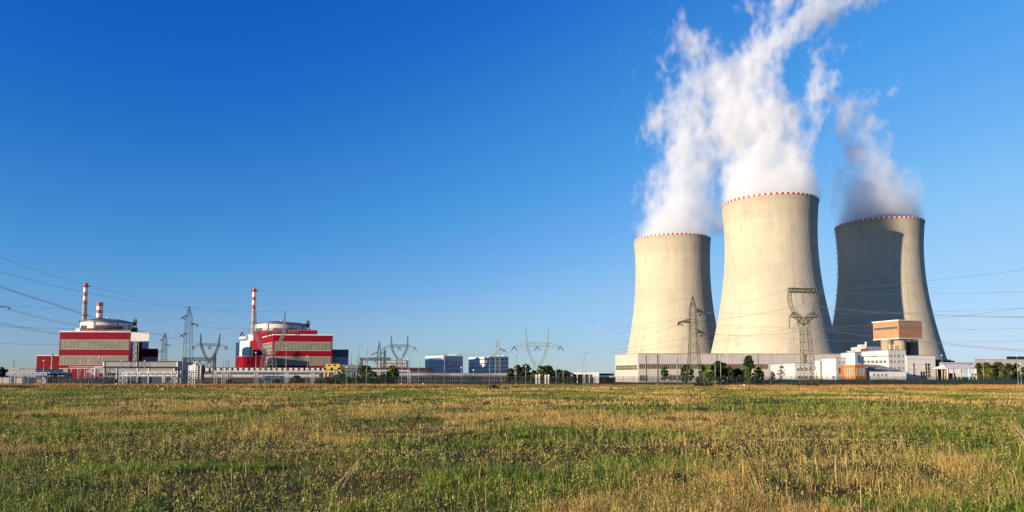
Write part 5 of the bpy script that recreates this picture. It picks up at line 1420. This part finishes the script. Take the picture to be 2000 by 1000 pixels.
tree(962, 150, 762, 752, 22, 'bush', [(.14, .08, .02), (.10, .07, .02)], 'orange brown weed clump out in the field below the white office block', 'shrub', n=700, leaf=.14, cat='shrub')
# ------------------------------------------------------------------ the field: grass, straw, weeds, rough verge
def vnoise(x, y, seed, oct_=4):
    """2-D value noise in 0..1"""
    out = np.zeros_like(x); amp = 1.0; tot = 0.0
    for o in range(oct_):
        xi = np.floor(x).astype(np.int64); yi = np.floor(y).astype(np.int64)
        fx = x - xi; fy = y - yi; fx = fx*fx*(3-2*fx); fy = fy*fy*(3-2*fy)
        def h(a, b):
            n = (a*374761393 + b*668265263 + (seed+o*17)*1274126177) & 0x7fffffff
            n = ((n ^ (n >> 13))*1274126177) & 0x7fffffff
            return ((n ^ (n >> 16)) & 0xffff)/65535.0
        v = (h(xi, yi)*(1-fx) + h(xi+1, yi)*fx)*(1-fy) + (h(xi, yi+1)*(1-fx) + h(xi+1, yi+1)*fx)*fy
        out += amp*v; tot += amp; amp *= 0.55; x = x*2.03+11.3; y = y*2.03+5.7
    return out/tot
gzv = lambda y: CAMH - np.interp(y, _DX, _DZ)
def dryness(x, y):
    u = x/np.maximum(y, 1.0)                       # position across the view
    d = 1.9*(vnoise(x/7.0, y/7.5, 3, 3) - .5) + 0.40 + vnoise(x/2.0, y/2.4, 9)*0.30
    band1 = np.exp(-((y - (36.0 - 14.0*(u+0.2)))/5.0)**2) * (0.5+0.5*np.clip(1.2-2.2*np.abs(u+0.1), 0, 1))
    band2 = 0.8*np.exp(-((y - 26.0 + 5.0*u)/2.6)**2) * np.clip(1-3.0*np.abs(u-0.16), 0, 1)
    green = np.exp(-((y - 22.5)/2.2)**2) * np.clip(1-2.2*np.abs(u-0.02), 0, 1)
    greenfar = np.clip((y-55)/30, 0, 1)*np.clip(-u*2.0+0.1, 0, 1)*0.22
    return d - 0.06 + 0.42*band1 + 0.25*band2 - 0.42*green - greenfar
def bare(x, y):
    u = x/np.maximum(y, 1.0); s = vnoise(x/3.2, y/2.4, 41, 3)
    for (u0, y0, du, dy, k) in ((-.36, 18.2, .17, 2.2, .20), (-.10, 16.6, .10, 1.2, .16), (-.20, 22.0, .09, 1.6, .14), (.28, 15.6, .14, 1.2, .16), (.50, 17.6, .12, 1.4, .14), (.06, 17.4, .08, .9, .12)):
        s = s - k*np.exp(-((u-u0)/du)**2 - ((y-y0)/dy)**2)
    return s
def pick(n, d0, d1, g, lat=0.82, power=1.0):
    y = np.sqrt(g.random(n)*(d1*d1-d0*d0)+d0*d0) if power == 1.0 else d0+(d1-d0)*g.random(n)**power
    x = (g.random(n)*2-1)*lat*y + (g.random(n)*2-1)*1.5
    return x, y
def micro(x, y):
    z = np.where((y > 2) & (y < 130) & (np.abs(x) < 60), 0.05*np.sin(x*0.9+1.3*np.sin(y*0.5))*np.cos(y*0.7+0.4*x) + 0.03*np.sin(y*2.1+x*0.35) + 0.07*np.sin(x*0.33+2.0*np.sin(y*0.19))*np.cos(y*0.93+0.15*x), 0)
    return gzv(y) + z - 0.02
def soup(name, V, T, C, m, label=None):
    """V (n,3) points, T (k,3) triangles, C (n,3) colours -> one mesh object"""
    me = bpy.data.meshes.new(name)
    me.vertices.add(len(V)); me.vertices.foreach_set('co', np.ascontiguousarray(V, np.float32).ravel())
    k = len(T)
    me.loops.add(3*k); me.loops.foreach_set('vertex_index', np.ascontiguousarray(T, np.int32).ravel())
    me.polygons.add(k); me.polygons.foreach_set('loop_start', np.arange(0, 3*k, 3, dtype=np.int32)); me.polygons.foreach_set('loop_total', np.full(k, 3, np.int32))
    me.update()
    c4 = np.ones((len(V), 4), np.float32); c4[:, :3] = np.clip(C*np.array([1.26, 1.20, 1.1]), 0, .85)
    at = me.color_attributes.new('tint', 'FLOAT_COLOR', 'POINT'); at.data.foreach_set('color', c4.ravel())
    me.materials.append(m)
    o = bpy.data.objects.new(name, me); col.objects.link(o)
    o['kind'] = 'stuff'
    if label: o['label'] = label
    return o
def blades(x, y, h, w_, g, colr, lean=0.5, base=None, out=None):
    n = len(x); z = micro(x, y) if base is None else base
    ph = g.random(n)*2*pi if out is None else out + g.normal(0, .5, n); fa = g.random(n)*pi
    bx, by = np.cos(ph), np.sin(ph); wx, wy = np.cos(fa), np.sin(fa)
    b = h*lean*g.random(n)
    p = np.empty((n, 5, 3))
    p[:, 0] = np.stack([x-wx*w_/2, y-wy*w_/2, z], 1); p[:, 1] = np.stack([x+wx*w_/2, y+wy*w_/2, z], 1)
    mx_, my_, mz_ = x+bx*b*.3, y+by*b*.3, z+h*.58
    p[:, 2] = np.stack([mx_-wx*w_*.36, my_-wy*w_*.36, mz_], 1); p[:, 3] = np.stack([mx_+wx*w_*.36, my_+wy*w_*.36, mz_], 1)
    p[:, 4] = np.stack([x+bx*b, y+by*b, z+h*(1-.25*(b/np.maximum(h, .01)))], 1)
    o = (np.arange(n)*5)[:, None, None]
    T = np.array([[0, 1, 2], [1, 3, 2], [2, 3, 4]])[None] + o
    return p.reshape(-1, 3), T.reshape(-1, 3), np.repeat(colr, 5, 0)
def join(parts):
    V, T, C, o = [], [], [], 0
    for v, t, c in parts: V.append(v); T.append(t+o); C.append(c); o += len(v)
    return np.concatenate(V), np.concatenate(T), np.concatenate(C)
def mixcol(t, a, b): return a[None]*(1-t[:, None]) + b[None]*t[:, None]
G0, G1 = np.array([.075, .135, .016]), np.array([.19, .24, .034])
S0, S1 = np.array([.32, .21, .055]), np.array([.60, .42, .15])
OL0, OL1 = np.array([.15, .16, .026]), np.array([.31, .26, .06])
g = np.random.default_rng(2024)
gp, dp_ = [], []
for (n, d0, d1, hs_, wk, lat) in ((330000, 5.5, 16, .12, .0085, .85), (360000, 16, 45, .125, .016, .82), (260000, 45, 130, .13, .05, .8), (110000, 130, 262, .2, .14, .8)):
    # grass grows in tufts: blades lean outwards from a common foot
    nt_ = n//12; tx_, ty_ = pick(nt_, d0, d1, g, lat); it = g.integers(0, nt_, n)
    th_ = .45 + 1.1*g.random(nt_)**1.7; tw_ = (.06 if d0 < 10 else .10 if d0 < 40 else .22 if d0 < 100 else .5)
    ox_, oy_ = g.normal(0, tw_, n), g.normal(0, tw_, n)
    x, y = tx_[it]+ox_*th_[it], ty_[it]+oy_*th_[it]
    tuft_h = th_[it]; odir = np.arctan2(oy_, ox_); tdry = g.random(nt_)[it]
    dr = dryness(x, y); br = bare(x, y)
    keep = g.random(n) < np.clip((br-0.42)*9, .05, 1.0) if d0 < 45 else np.ones(n, bool)
    x, y, dr, tuft_h, odir, tdry = x[keep], y[keep], dr[keep], tuft_h[keep], odir[keep], tdry[keep]; n = len(x)
    dryp = np.clip((dr - 0.53)*4.5, 0.12, 0.88)
    isdry = (.55*g.random(n)+.45*tdry) < dryp
    tall = 0.7+0.8*vnoise(x/1.6, y/1.0, 77, 2)
    h = hs_*tall*(.45+.8*g.random(n))*(.45+.75*tuft_h) * np.where(isdry, 1.25, 1.0)
    w_ = wk*(.6+.8*g.random(n))*np.where(isdry, .8, 1.1)
    q = g.random(n)
    cg = mixcol(np.clip(q*.7 + .5*(dr-.3), 0, 1), G0, G1); co = mixcol(q, OL0, OL1); cs = mixcol(q, S0, S1)
    ol = (g.random(n) < np.clip((dr-.42)*3.2 + (.45 if d0 > 40 else 0), .08, .8))[:, None]
    cg = np.where(ol, co, cg)
    if d0 < 10: cg = cg*1.2
    gi, di = ~isdry, isdry
    gp.append(blades(x[gi], y[gi], h[gi], w_[gi], g, cg[gi], 1.0, None, odir[gi]))
    dp_.append(blades(x[di], y[di], h[di]*1.15, w_[di], g, cs[di], .85, None, odir[di]))
V, T, C = join(gp); soup('grass', V, T, C, M['leaf'], 'green and olive field grass of uneven height')
# standing straw stalks with seed heads
n = 3000
x, y = pick(n, 6, 60, g, .84, 1.35)
k_ = g.random(n) < np.clip((dryness(x, y)-.40)*4, .12, 1); x, y = x[k_], y[k_]; n = len(x)
h = .2+.4*g.random(n)**1.8; cs = mixcol(g.random(n), S0*1.1, S1*1.1)
wst = np.clip(.0035 + y*.00028, .004, .02)
dp_.append(blades(x, y, h, wst*1.4, g, cs, .35))
sh_ = 4
xs_ = np.repeat(x, sh_)+g.normal(0, .016, n*sh_); ys_ = np.repeat(y, sh_)+g.normal(0, .016, n*sh_)
zz = micro(np.repeat(x, sh_), np.repeat(y, sh_)) + np.repeat(h, sh_)*(.68+.32*g.random(n*sh_))
dp_.append(blades(xs_, ys_, .025+.025*g.random(n*sh_), np.repeat(wst, sh_)*1.5, g, mixcol(g.random(n*sh_), S0*1.15, np.array([.55, .43, .22])), .9, zz))
V, T, C = join(dp_); soup('dry_grass', V, T, C, M['leaf'], 'straw coloured dry grass and seeded stalks among the green')
# fallen straw litter on the bare strips
n = 120000
x, y = pick(n, 6, 40, g, .84); k_ = bare(x, y) < .47; x, y = x[k_], y[k_]; n = len(x)
lp = blades(x, y, .03+.07*g.random(n), .010+.0006*y, g, mixcol(g.random(n), S0*.9, np.array([.66, .45, .22])), 1.1)
soup('straw_litter', *lp, M['leaf'], 'pale straw litter lying on bare brown strips')
# broad leaved weeds
wp = []
for (n, d0, d1, nl, ls, pw, sp) in ((26000, 6, 45, 18, .030, 1.2, 1.0), (1500, 7.5, 48, 110, .026, 1.15, 4.6), (13000, 45, 125, 9, .07, 1.0, 1.0)):
    x, y = pick(n, d0, d1, g, .82, pw)
    k_ = (vnoise(x/5.0, y/2.2, 23, 3) > .50) | (g.random(n) < .15); x, y = x[k_], y[k_]; n = len(x)
    sz = ls*(.6+1.0*g.random(n)**2.2)*(.8+y/60.0 if d0 < 40 else 1.0); hh = sz*(1.5+3.0*g.random(n))*(1 + (sp-1)*.45)
    c0 = mixcol(g.random(n), np.array([.045, .10, .018]), np.array([.22, .28, .045]))
    c0 = np.where((g.random(n) < .06)[:, None], np.array([.10, .035, .025]), c0)
    c0 = np.where((g.random(n) < .05)[:, None], np.array([.17, .15, .03]), c0)
    if sp > 1: c0 = c0*.8
    N_ = n*nl; i = np.repeat(np.arange(n), nl)
    a = g.random(N_)*2*pi; rr = sz[i]*(.3+1.3*g.random(N_)**.7)*sp; z = micro(x[i], y[i]) + hh[i]*(.15+.85*g.random(N_))
    cx_, cy_ = x[i]+rr*np.cos(a), y[i]+rr*np.sin(a)
    L_ = sz[i]*(.7+.6*g.random(N_)); W_ = L_*.42
    dx, dy, dz = np.cos(a), np.sin(a), g.normal(.15, .35, N_)
    tx, ty = -dy, dx; tz = g.normal(0, .35, N_)
    ctr = np.stack([cx_, cy_, z], 1); d3 = np.stack([dx, dy, dz], 1)*L_[:, None]; t3 = np.stack([tx, ty, tz], 1)*W_[:, None]
    q = np.stack([ctr-d3*.5, ctr-t3*.5, ctr+d3*.6, ctr+t3*.5], 1).reshape(-1, 3)
    o = (np.arange(N_)*4)[:, None, None]; T = (np.array([[0, 1, 2], [0, 2, 3]])[None]+o).reshape(-1, 3)
    wp.append((q, T, np.repeat(c0[i]*(.7+.6*g.random(N_))[:, None], 4, 0)))
# leafy yellow green forbs: thin stems with small leaves and seed pods all the way up
n = 10000
x, y = pick(n, 6, 42, g, .84, 1.25)
k_ = (vnoise(x/4.0, y/4.0, 131, 3) > .47) | (g.random(n) < .12); x, y = x[k_], y[k_]; n = len(x); nl = 20
hh = .16+.34*g.random(n)**1.4; ln_ = g.normal(0, .22, (n, 2))
cf = mixcol(g.random(n), np.array([.19, .25, .035]), np.array([.46, .43, .10])); cf = np.where((g.random(n) < .14)[:, None], mixcol(g.random(n), S0, S1), cf)
wp.append(blades(x, y, hh, .004+.00025*y, g, cf*.8, .3))
i = np.repeat(np.arange(n), nl); N_ = n*nl; q_ = .25+.8*g.random(N_); a = g.random(N_)*2*pi
sz = (.008+.0008*y[i])*(.6+.9*g.random(N_)); off = .05*(1.15-q_*.7)
ctr = np.stack([x[i]+ln_[i, 0]*hh[i]*q_+off*np.cos(a), y[i]+ln_[i, 1]*hh[i]*q_+off*np.sin(a), micro(x[i], y[i])+hh[i]*q_], 1)
d3 = np.stack([np.cos(a), np.sin(a), g.normal(.5, .5, N_)], 1)*sz[:, None]; t3 = np.stack([-np.sin(a), np.cos(a), g.normal(0, .4, N_)], 1)*sz[:, None]*.45
q = np.stack([ctr-d3*.5, ctr-t3, ctr+d3*.8, ctr+t3], 1).reshape(-1, 3); o = (np.arange(N_)*4)[:, None, None]
wp.append((q, (np.array([[0, 1, 2], [0, 2, 3]])[None]+o).reshape(-1, 3), np.repeat(cf[i]*(.7+.6*g.random(N_))[:, None], 4, 0)))
V, T, C = join(wp); soup('field_weeds', V, T, C, M['leaf'], 'low dark green broad leaved weeds scattered over the field')
# rough verge along the fence
n = 190000
u = g.random(n)*1.75-.87
start = np.interp(u, [-.87, -.7, -.2, 0.0, .15, .3, .45, .72, .88], [168, 166, 160, 176, 186, 160, 146, 128, 122])
endd = np.interp(u, [-.87, .13, .75, .88], [188, 212, 236, 240])
y = start + (endd-start)*g.random(n); x = u*y*1.0
nz = vnoise(x/7.0, y/7.0, 61, 3)
hk = np.interp(u, [-.87, -.25, -.05, .1, .3, .88], [1.15, 1.1, .85, .55, .5, .55])
h = (.25+.75*g.random(n))*hk*(.45+1.1*nz)
red = np.interp(u, [-.87, -.4, -.1, .05, .3, .5, .88], [.55, .6, .5, .05, .65, .9, .85])
q = g.random(n)
rust = mixcol(q, np.array([.27, .10, .028]), np.array([.52, .27, .085])); oli = mixcol(q, np.array([.10, .11, .02]), np.array([.28, .23, .055]))
dk = mixcol(q, np.array([.035, .032, .016]), np.array([.10, .07, .03]))
c = np.where((g.random(n) < red)[:, None], rust, oli); c = np.where((nz < .36)[:, None], dk, c)
soup('verge_grass', *blades(x, y, h, .05+.09*g.random(n), g, c, .5), M['leaf'], 'rough rust and straw coloured grass along the perimeter fence')
# three conspicuous plants out in the field
def dock(px, py, Y, hh, lean, label):
    t = mk('dry_weed', px, Y, label, 'weed', 'tall dry weeds')
    gg = random.Random(int(px)); mb = MB()
    top = Vector((lean*hh, 0, hh))
    mb.tube((0, 0, 0), top*.5, .014, .01, 5); mb.tube(top*.5, top, .01, .004, 5)
    for i in range(26):
        q = .35+.65*gg.random(); p = top*q; d = Vector((gg.uniform(-1, 1)*.16, gg.uniform(-1, 1)*.12, .12+.1*gg.random()))*(1.3-q)*hh
        mb.tube(p, p+d, .007, .003, 4)
        for k in range(5): s_ = p+d*(.3+.7*gg.random()); mb.tube(s_, s_+Vector((gg.uniform(-.02, .02), gg.uniform(-.02, .02), .04)), .012, .004, 4)
    mb.build('stem', M['dock'], t)
    t.location.z = float(micro(np.array([t.location.x]), np.array([t.location.y]))[0])
M['dock'] = mat('dry_dock', (0.16, 0.06, 0.035), 0.8, 0.2, 8.0)
dock(801, 858, 21.0, .85, .35, 'tall reddish brown dock stem leaning right in the middle of the field')
dock(104, 803, 38.0, .7, .1, 'dark reddish weed standing at the left in the dry grass')
dock(566, 795, 42.0, .7, .05, 'dark upright weed behind the straw coloured band')
def reed(px, Y, hh, n_, lean, label):
    t = mk('dry_stalks', px, Y, label, 'stalks', 'bunches of dry stalks')
    gg = random.Random(int(px)+5); mb = MB()
    for i in range(n_):
        a = Vector((gg.uniform(-.12, .12), gg.uniform(-.1, .1), 0)); b = Vector((lean*hh+gg.uniform(-.22, .22)*hh, gg.uniform(-.1, .1)*hh, hh*gg.uniform(.6, 1)))
        mb.tube(a, a.lerp(b, .55)+Vector((0, 0, .05)), .007, .006, 4); mb.tube(a.lerp(b, .55)+Vector((0, 0, .05)), b, .006, .003, 4)
    mb.build('stalk', M['stalk'], t)
    t.location.z = float(micro(np.array([t.location.x]), np.array([t.location.y]))[0])
M['stalk'] = mat('straw_stalk', (0.45, 0.32, 0.14), 0.8, 0.15, 8.0)
reed(2004, 16.5, 1.0, 12, -.4, 'tall dry stalks leaning left into the picture at the right edge')
reed(1752, 17.5, .6, 5, .1, 'forked pale dry stalks standing right of centre in the field')
reed(660, 12.0, .7, 4, .55, 'long dry straw leaning right low in the middle of the field')
reed(1480, 11.0, .5, 8, -.2, 'bunch of short dry stalks low in the field right of centre')
# ------------------------------------------------------------------ steam plumes (voxel fields, worked out here and baked into a fog volume)
def spectral(shape, beta, seed, kmin=1.0, zs=1.6):
    g = np.random.default_rng(seed)
    n = g.standard_normal(shape).astype(np.float32)
    f = np.fft.rfftn(n)
    kz = np.fft.fftfreq(shape[0])[:, None, None]*shape[0]; ky = np.fft.fftfreq(shape[1])[None, :, None]*shape[1]
    kx = np.fft.rfftfreq(shape[2])[None, None, :]*shape[2]
    # wave number per voxel length
    k = np.sqrt((zs*kz/shape[0])**2 + (ky/shape[1])**2 + (kx/shape[2])**2)
    k0 = kmin
    amp = np.where(k < k0, 0.0, np.maximum(k, 1e-6)**(-beta/2.0))
    amp[0, 0, 0] = 0
    r = np.fft.irfftn(f*amp, s=shape, axes=(0, 1, 2)).astype(np.float32)
    return r/r.std()

def plume(name, label, x0, x1, y0, y1, Yc, depth, strands, seed, vox, dens, thr=0.0, base=None, holes=()):
    """pixel box (x0..x1, y0..y1) at distance Yc; strands = list of node lists (px, py, depth offset m, radius px, weight)"""
    pa = P(x0, y1, Yc); pb = P(x1, y0, Yc)
    mn = np.array([pa.x, Yc-depth/2, pa.z]); mx = np.array([pb.x, Yc+depth/2, pb.z])
    nx, ny, nz = [max(8, int(round((b-a)/vox))) for a, b in zip(mn, mx)]
    xs = np.linspace(mn[0], mx[0], nx, dtype=np.float32); ys = np.linspace(mn[1], mx[1], ny, dtype=np.float32); zs = np.linspace(mn[2], mx[2], nz, dtype=np.float32)
    shp = (nz, ny, nx)
    Zg, Yg, Xg = np.meshgrid(zs, ys, xs, indexing='ij')
    # turbulent displacement: weak just above the rim, strong higher up
    amp = np.clip((Zg - mn[2])/(60.0), 0.12, 1.0)
    wl = 1.0/(70.0/vox)
    Xw = Xg + amp*7.0*spectral(shp, 4.2, seed+1, wl) ; Yw = Yg + amp*7.0*spectral(shp, 4.2, seed+2, wl); Zw = Zg + amp*6.0*spectral(shp, 4.2, seed+3, wl)
    fld = np.full(shp, -1.0, np.float32)
    for nodes in strands:
        q = []
        for (px, py, dy, r, wgt) in nodes:
            p = P(px, py, Yc+dy); q.append((np.array([p.x, Yc+dy, p.z], np.float32), r*Yc/F, wgt))
        for (a, ra, wa), (b, rb, wb) in zip(q[:-1], q[1:]):
            d = b - a; L2 = float((d*d).sum())
            t = np.clip(((Xw-a[0])*d[0] + (Yw-a[1])*d[1] + (Zw-a[2])*d[2])/L2, 0, 1)
            dist2 = (Xw-a[0]-t*d[0])**2 + (Yw-a[1]-t*d[1])**2 + (Zw-a[2]-t*d[2])**2
            rr = ra + t*(rb-ra); ww = wa + t*(wb-wa)
            fld = np.maximum(fld, ww*(1.0 - dist2/(rr*rr)))
    fbm = spectral(shp, 3.7, seed+7, 1.0/(40.0/vox))
    d = fld + amp*0.34*fbm - thr
    if base is not None:            # the steam fills the mouth of its tower
        c, r = base
        inside = ((Xg-c.x)**2 + (Yg-c.y)**2) < (r*1.0)**2
        low = (Zg < c.z + TH + 1.0)
        d = np.where(low & ~inside, -1.0, d)
    d = np.clip(d, 0, None)
    d = d*d/(0.16 + d)*1.25
    d *= 1.0 + 1.6*np.exp(-np.clip(Zg - (base[0].z+TH), 0, None)/14.0)
    # fade at the sides of the grid
    d[:, 0] = 0; d[:, -1] = 0; d[:, :, 0] = 0; d[:, :, -1] = 0; d[0] = 0
    d = (d*dens).astype(np.float32)
    n = nx*ny*nz
    me = bpy.data.meshes.new(name)
    me.vertices.add(n)
    at = me.attributes.new('dens', 'FLOAT', 'POINT')
    at.data.foreach_set('value', d.ravel())
    src = bpy.data.objects.new(name+'_voxels', me)      # voxel values only, never linked to the scene
    o = bpy.data.objects.new(name, bpy.data.volumes.new(name)); col.objects.link(o)
    g = bpy.data.node_groups.new(name+'_field', 'GeometryNodeTree')
    g.interface.new_socket('Geometry', in_out='INPUT', socket_type='NodeSocketGeometry')
    g.interface.new_socket('Geometry', in_out='OUTPUT', socket_type='NodeSocketGeometry')
    N = g.nodes; L = g.links
    gi = N.new('NodeGroupInput'); go = N.new('NodeGroupOutput')
    pos = N.new('GeometryNodeInputPosition')
    sub = N.new('ShaderNodeVectorMath'); sub.operation = 'SUBTRACT'; sub.inputs[1].default_value = mn
    div = N.new('ShaderNodeVectorMath'); div.operation = 'DIVIDE'; div.inputs[1].default_value = [(mx[i]-mn[i])/(k-1) for i, k in enumerate((nx, ny, nz))]
    L.new(pos.outputs[0], sub.inputs[0]); L.new(sub.outputs[0], div.inputs[0])
    sp = N.new('ShaderNodeSeparateXYZ'); L.new(div.outputs[0], sp.inputs[0])
    def toint(s):
        f = N.new('FunctionNodeFloatToInt'); f.rounding_mode = 'ROUND'; L.new(s, f.inputs[0]); return f.outputs[0]
    def imath(op, a, b):
        m_ = N.new('FunctionNodeIntegerMath'); m_.operation = op
        for i, q_ in enumerate((a, b)):
            if isinstance(q_, int): m_.inputs[i].default_value = q_
            else: L.new(q_, m_.inputs[i])
        return m_.outputs[0]
    ix, iy, iz = (toint(sp.outputs[i]) for i in range(3))
    idx = imath('ADD', ix, imath('MULTIPLY', nx, imath('ADD', iy, imath('MULTIPLY', ny, iz))))
    na = N.new('GeometryNodeInputNamedAttribute'); na.data_type = 'FLOAT'; na.inputs[0].default_value = 'dens'
    si = N.new('GeometryNodeSampleIndex'); si.data_type = 'FLOAT'; si.domain = 'POINT'; si.clamp = True
    oi = N.new('GeometryNodeObjectInfo'); oi.inputs['Object'].default_value = src
    L.new(oi.outputs['Geometry'], si.inputs['Geometry']); L.new(na.outputs[0], si.inputs['Value']); L.new(idx, si.inputs['Index'])
    vc = N.new('GeometryNodeVolumeCube')
    L.new(si.outputs[0], vc.inputs['Density'])
    vc.inputs['Min'].default_value = mn; vc.inputs['Max'].default_value = mx
    for k, v_ in zip(('Resolution X', 'Resolution Y', 'Resolution Z'), (nx, ny, nz)): vc.inputs[k].default_value = v_
    sm = N.new('GeometryNodeSetMaterial'); sm.inputs['Material'].default_value = M['steam']
    L.new(vc.outputs[0], sm.inputs[0]); L.new(sm.outputs[0], go.inputs[0])
    o.data.materials.append(M['steam'])
    md = o.modifiers.new('steam', 'NODES'); md.node_group = g
    tag(o, label, 'steam plume', 'steam plumes over the cooling towers')
    return o

def steam_mat():
    m = bpy.data.materials.new('steam'); m.use_nodes = True
    t = m.node_tree; N = t.nodes
    N.remove(N['Principled BSDF'])
    v = N.new('ShaderNodeVolumePrincipled')
    v.inputs['Color'].default_value = (0.964, 0.972, 0.982, 1)
    v.inputs['Density'].default_value = 1.0
    v.inputs['Anisotropy'].default_value = 0.0
    t.links.new(v.outputs[0], N['Material Output'].inputs['Volume'])
    return m
M['steam'] = steam_mat()
plume('steam_plume', 'large white steam plume rising off the middle cooling tower beyond the top of the picture', 1290, 1730, -50, 402, 618, 120, [
    [(1503, 402, 0, 98, 1.2), (1503, 370, 0, 93, 1.2), (1500, 335, 0, 84, 1.0), (1496, 300, 0, 70, .7)],
    [(1470, 380, 0, 66, 1.2), (1480, 300, 0, 58, 1.2), (1472, 240, 0, 56, 1.2), (1464, 180, 0, 52, 1.1), (1452, 145, 0, 44, .9)],
    [(1555, 380, 0, 52, 1.0), (1548, 300, -6, 46, .95), (1550, 250, -8, 40, .85), (1558, 215, -8, 34, .75), (1574, 188, -6, 28, .65), (1594, 158, 0, 24, .55), (1607, 128, 0, 22, .5), (1613, 100, 5, 20, .42), (1604, 68, 5, 22, .4), (1585, 50, 8, 24, .4)],
    [(1452, 145, 0, 44, .9), (1480, 110, 0, 36, .75), (1512, 80, 0, 33, .72), (1548, 50, 0, 34, .75), (1592, 20, 0, 36, .75), (1645, 0, 0, 38, .72), (1710, -25, 0, 40, .7)],
    [(1505, 85, 5, 28, .5), (1500, 40, 5, 28, .42), (1515, 5, 5, 32, .45), (1525, -45, 5, 36, .5)],
    [(1460, 150, 0, 42, .85), (1420, 128, 0, 34, .7), (1385, 120, -4, 30, .55), (1350, 110, -4, 24, .32), (1325, 104, -4, 18, .26)],
    [(1500, 260, 0, 34, .5), (1510, 210, 0, 26, .4), (1530, 180, 0, 22, .3)],
    [(1428, 300, -10, 32, .5), (1420, 250, -10, 44, .68), (1424, 195, -5, 48, .8), (1438, 150, 0, 42, .8)],
], 11, 1.0, 0.07, thr=0.05, base=(T2, 40))
plume('steam_plume', 'white steam plume rising off the left cooling tower and leaning into the middle plume', 1215, 1470, 30, 474, 785, 120, [
    [(1316, 474, 0, 80, 1.1), (1318, 440, 0, 77, 1.1), (1330, 400, 0, 74, 1.0), (1345, 345, 0, 64, .85), (1347, 290, 0, 60, .75), (1340, 245, 0, 62, .7), (1358, 205, 0, 52, .75), (1388, 168, 0, 50, .8), (1418, 142, 0, 46, .8), (1450, 130, 0, 38, .7)],
    [(1275, 262, -5, 32, .5), (1300, 235, -5, 40, .6), (1322, 205, 0, 40, .65), (1350, 170, 0, 40, .7)],
    [(1395, 425, 5, 42, .75), (1398, 370, 5, 36, .6), (1402, 320, 5, 32, .48), (1406, 270, 5, 42, .65), (1414, 220, 5, 46, .75), (1425, 170, 5, 42, .75)],
    [(1405, 128, 0, 30, .5), (1372, 108, 5, 25, .34), (1340, 108, 5, 22, .30), (1308, 120, 5, 17, .26)],
    [(1385, 95, 0, 22, .30), (1335, 62, 0, 16, .24)],
], 31, 1.1, 0.046, thr=0.04, base=(T1, 41))
plume('steam_plume', 'small thin steam plume over the shadowed right cooling tower', 1590, 1850, 160, 442, 706, 140, [
    [(1716, 442, 0, 86, 1.1), (1715, 414, -12, 80, 1.0), (1708, 385, -30, 66, .95), (1697, 345, -42, 48, .9), (1688, 305, -46, 37, .95), (1680, 268, -46, 29, .85), (1674, 240, -46, 22, .62)],
    [(1622, 224, -44, 20, .6), (1648, 211, -44, 25, .85), (1682, 199, -44, 27, .95), (1708, 202, -44, 22, .7)],
    [(1742, 414, -20, 52, .8), (1762, 388, -32, 32, .55), (1752, 355, -40, 24, .4)],
    [(1655, 400, 0, 30, .45), (1648, 340, 0, 24, .34), (1640, 300, 0, 20, .3)],
    [(1700, 290, -30, 22, .34), (1718, 300, -30, 18, .3)],
], 51, 1.05, 0.06, thr=0.06, base=(T3, 40))
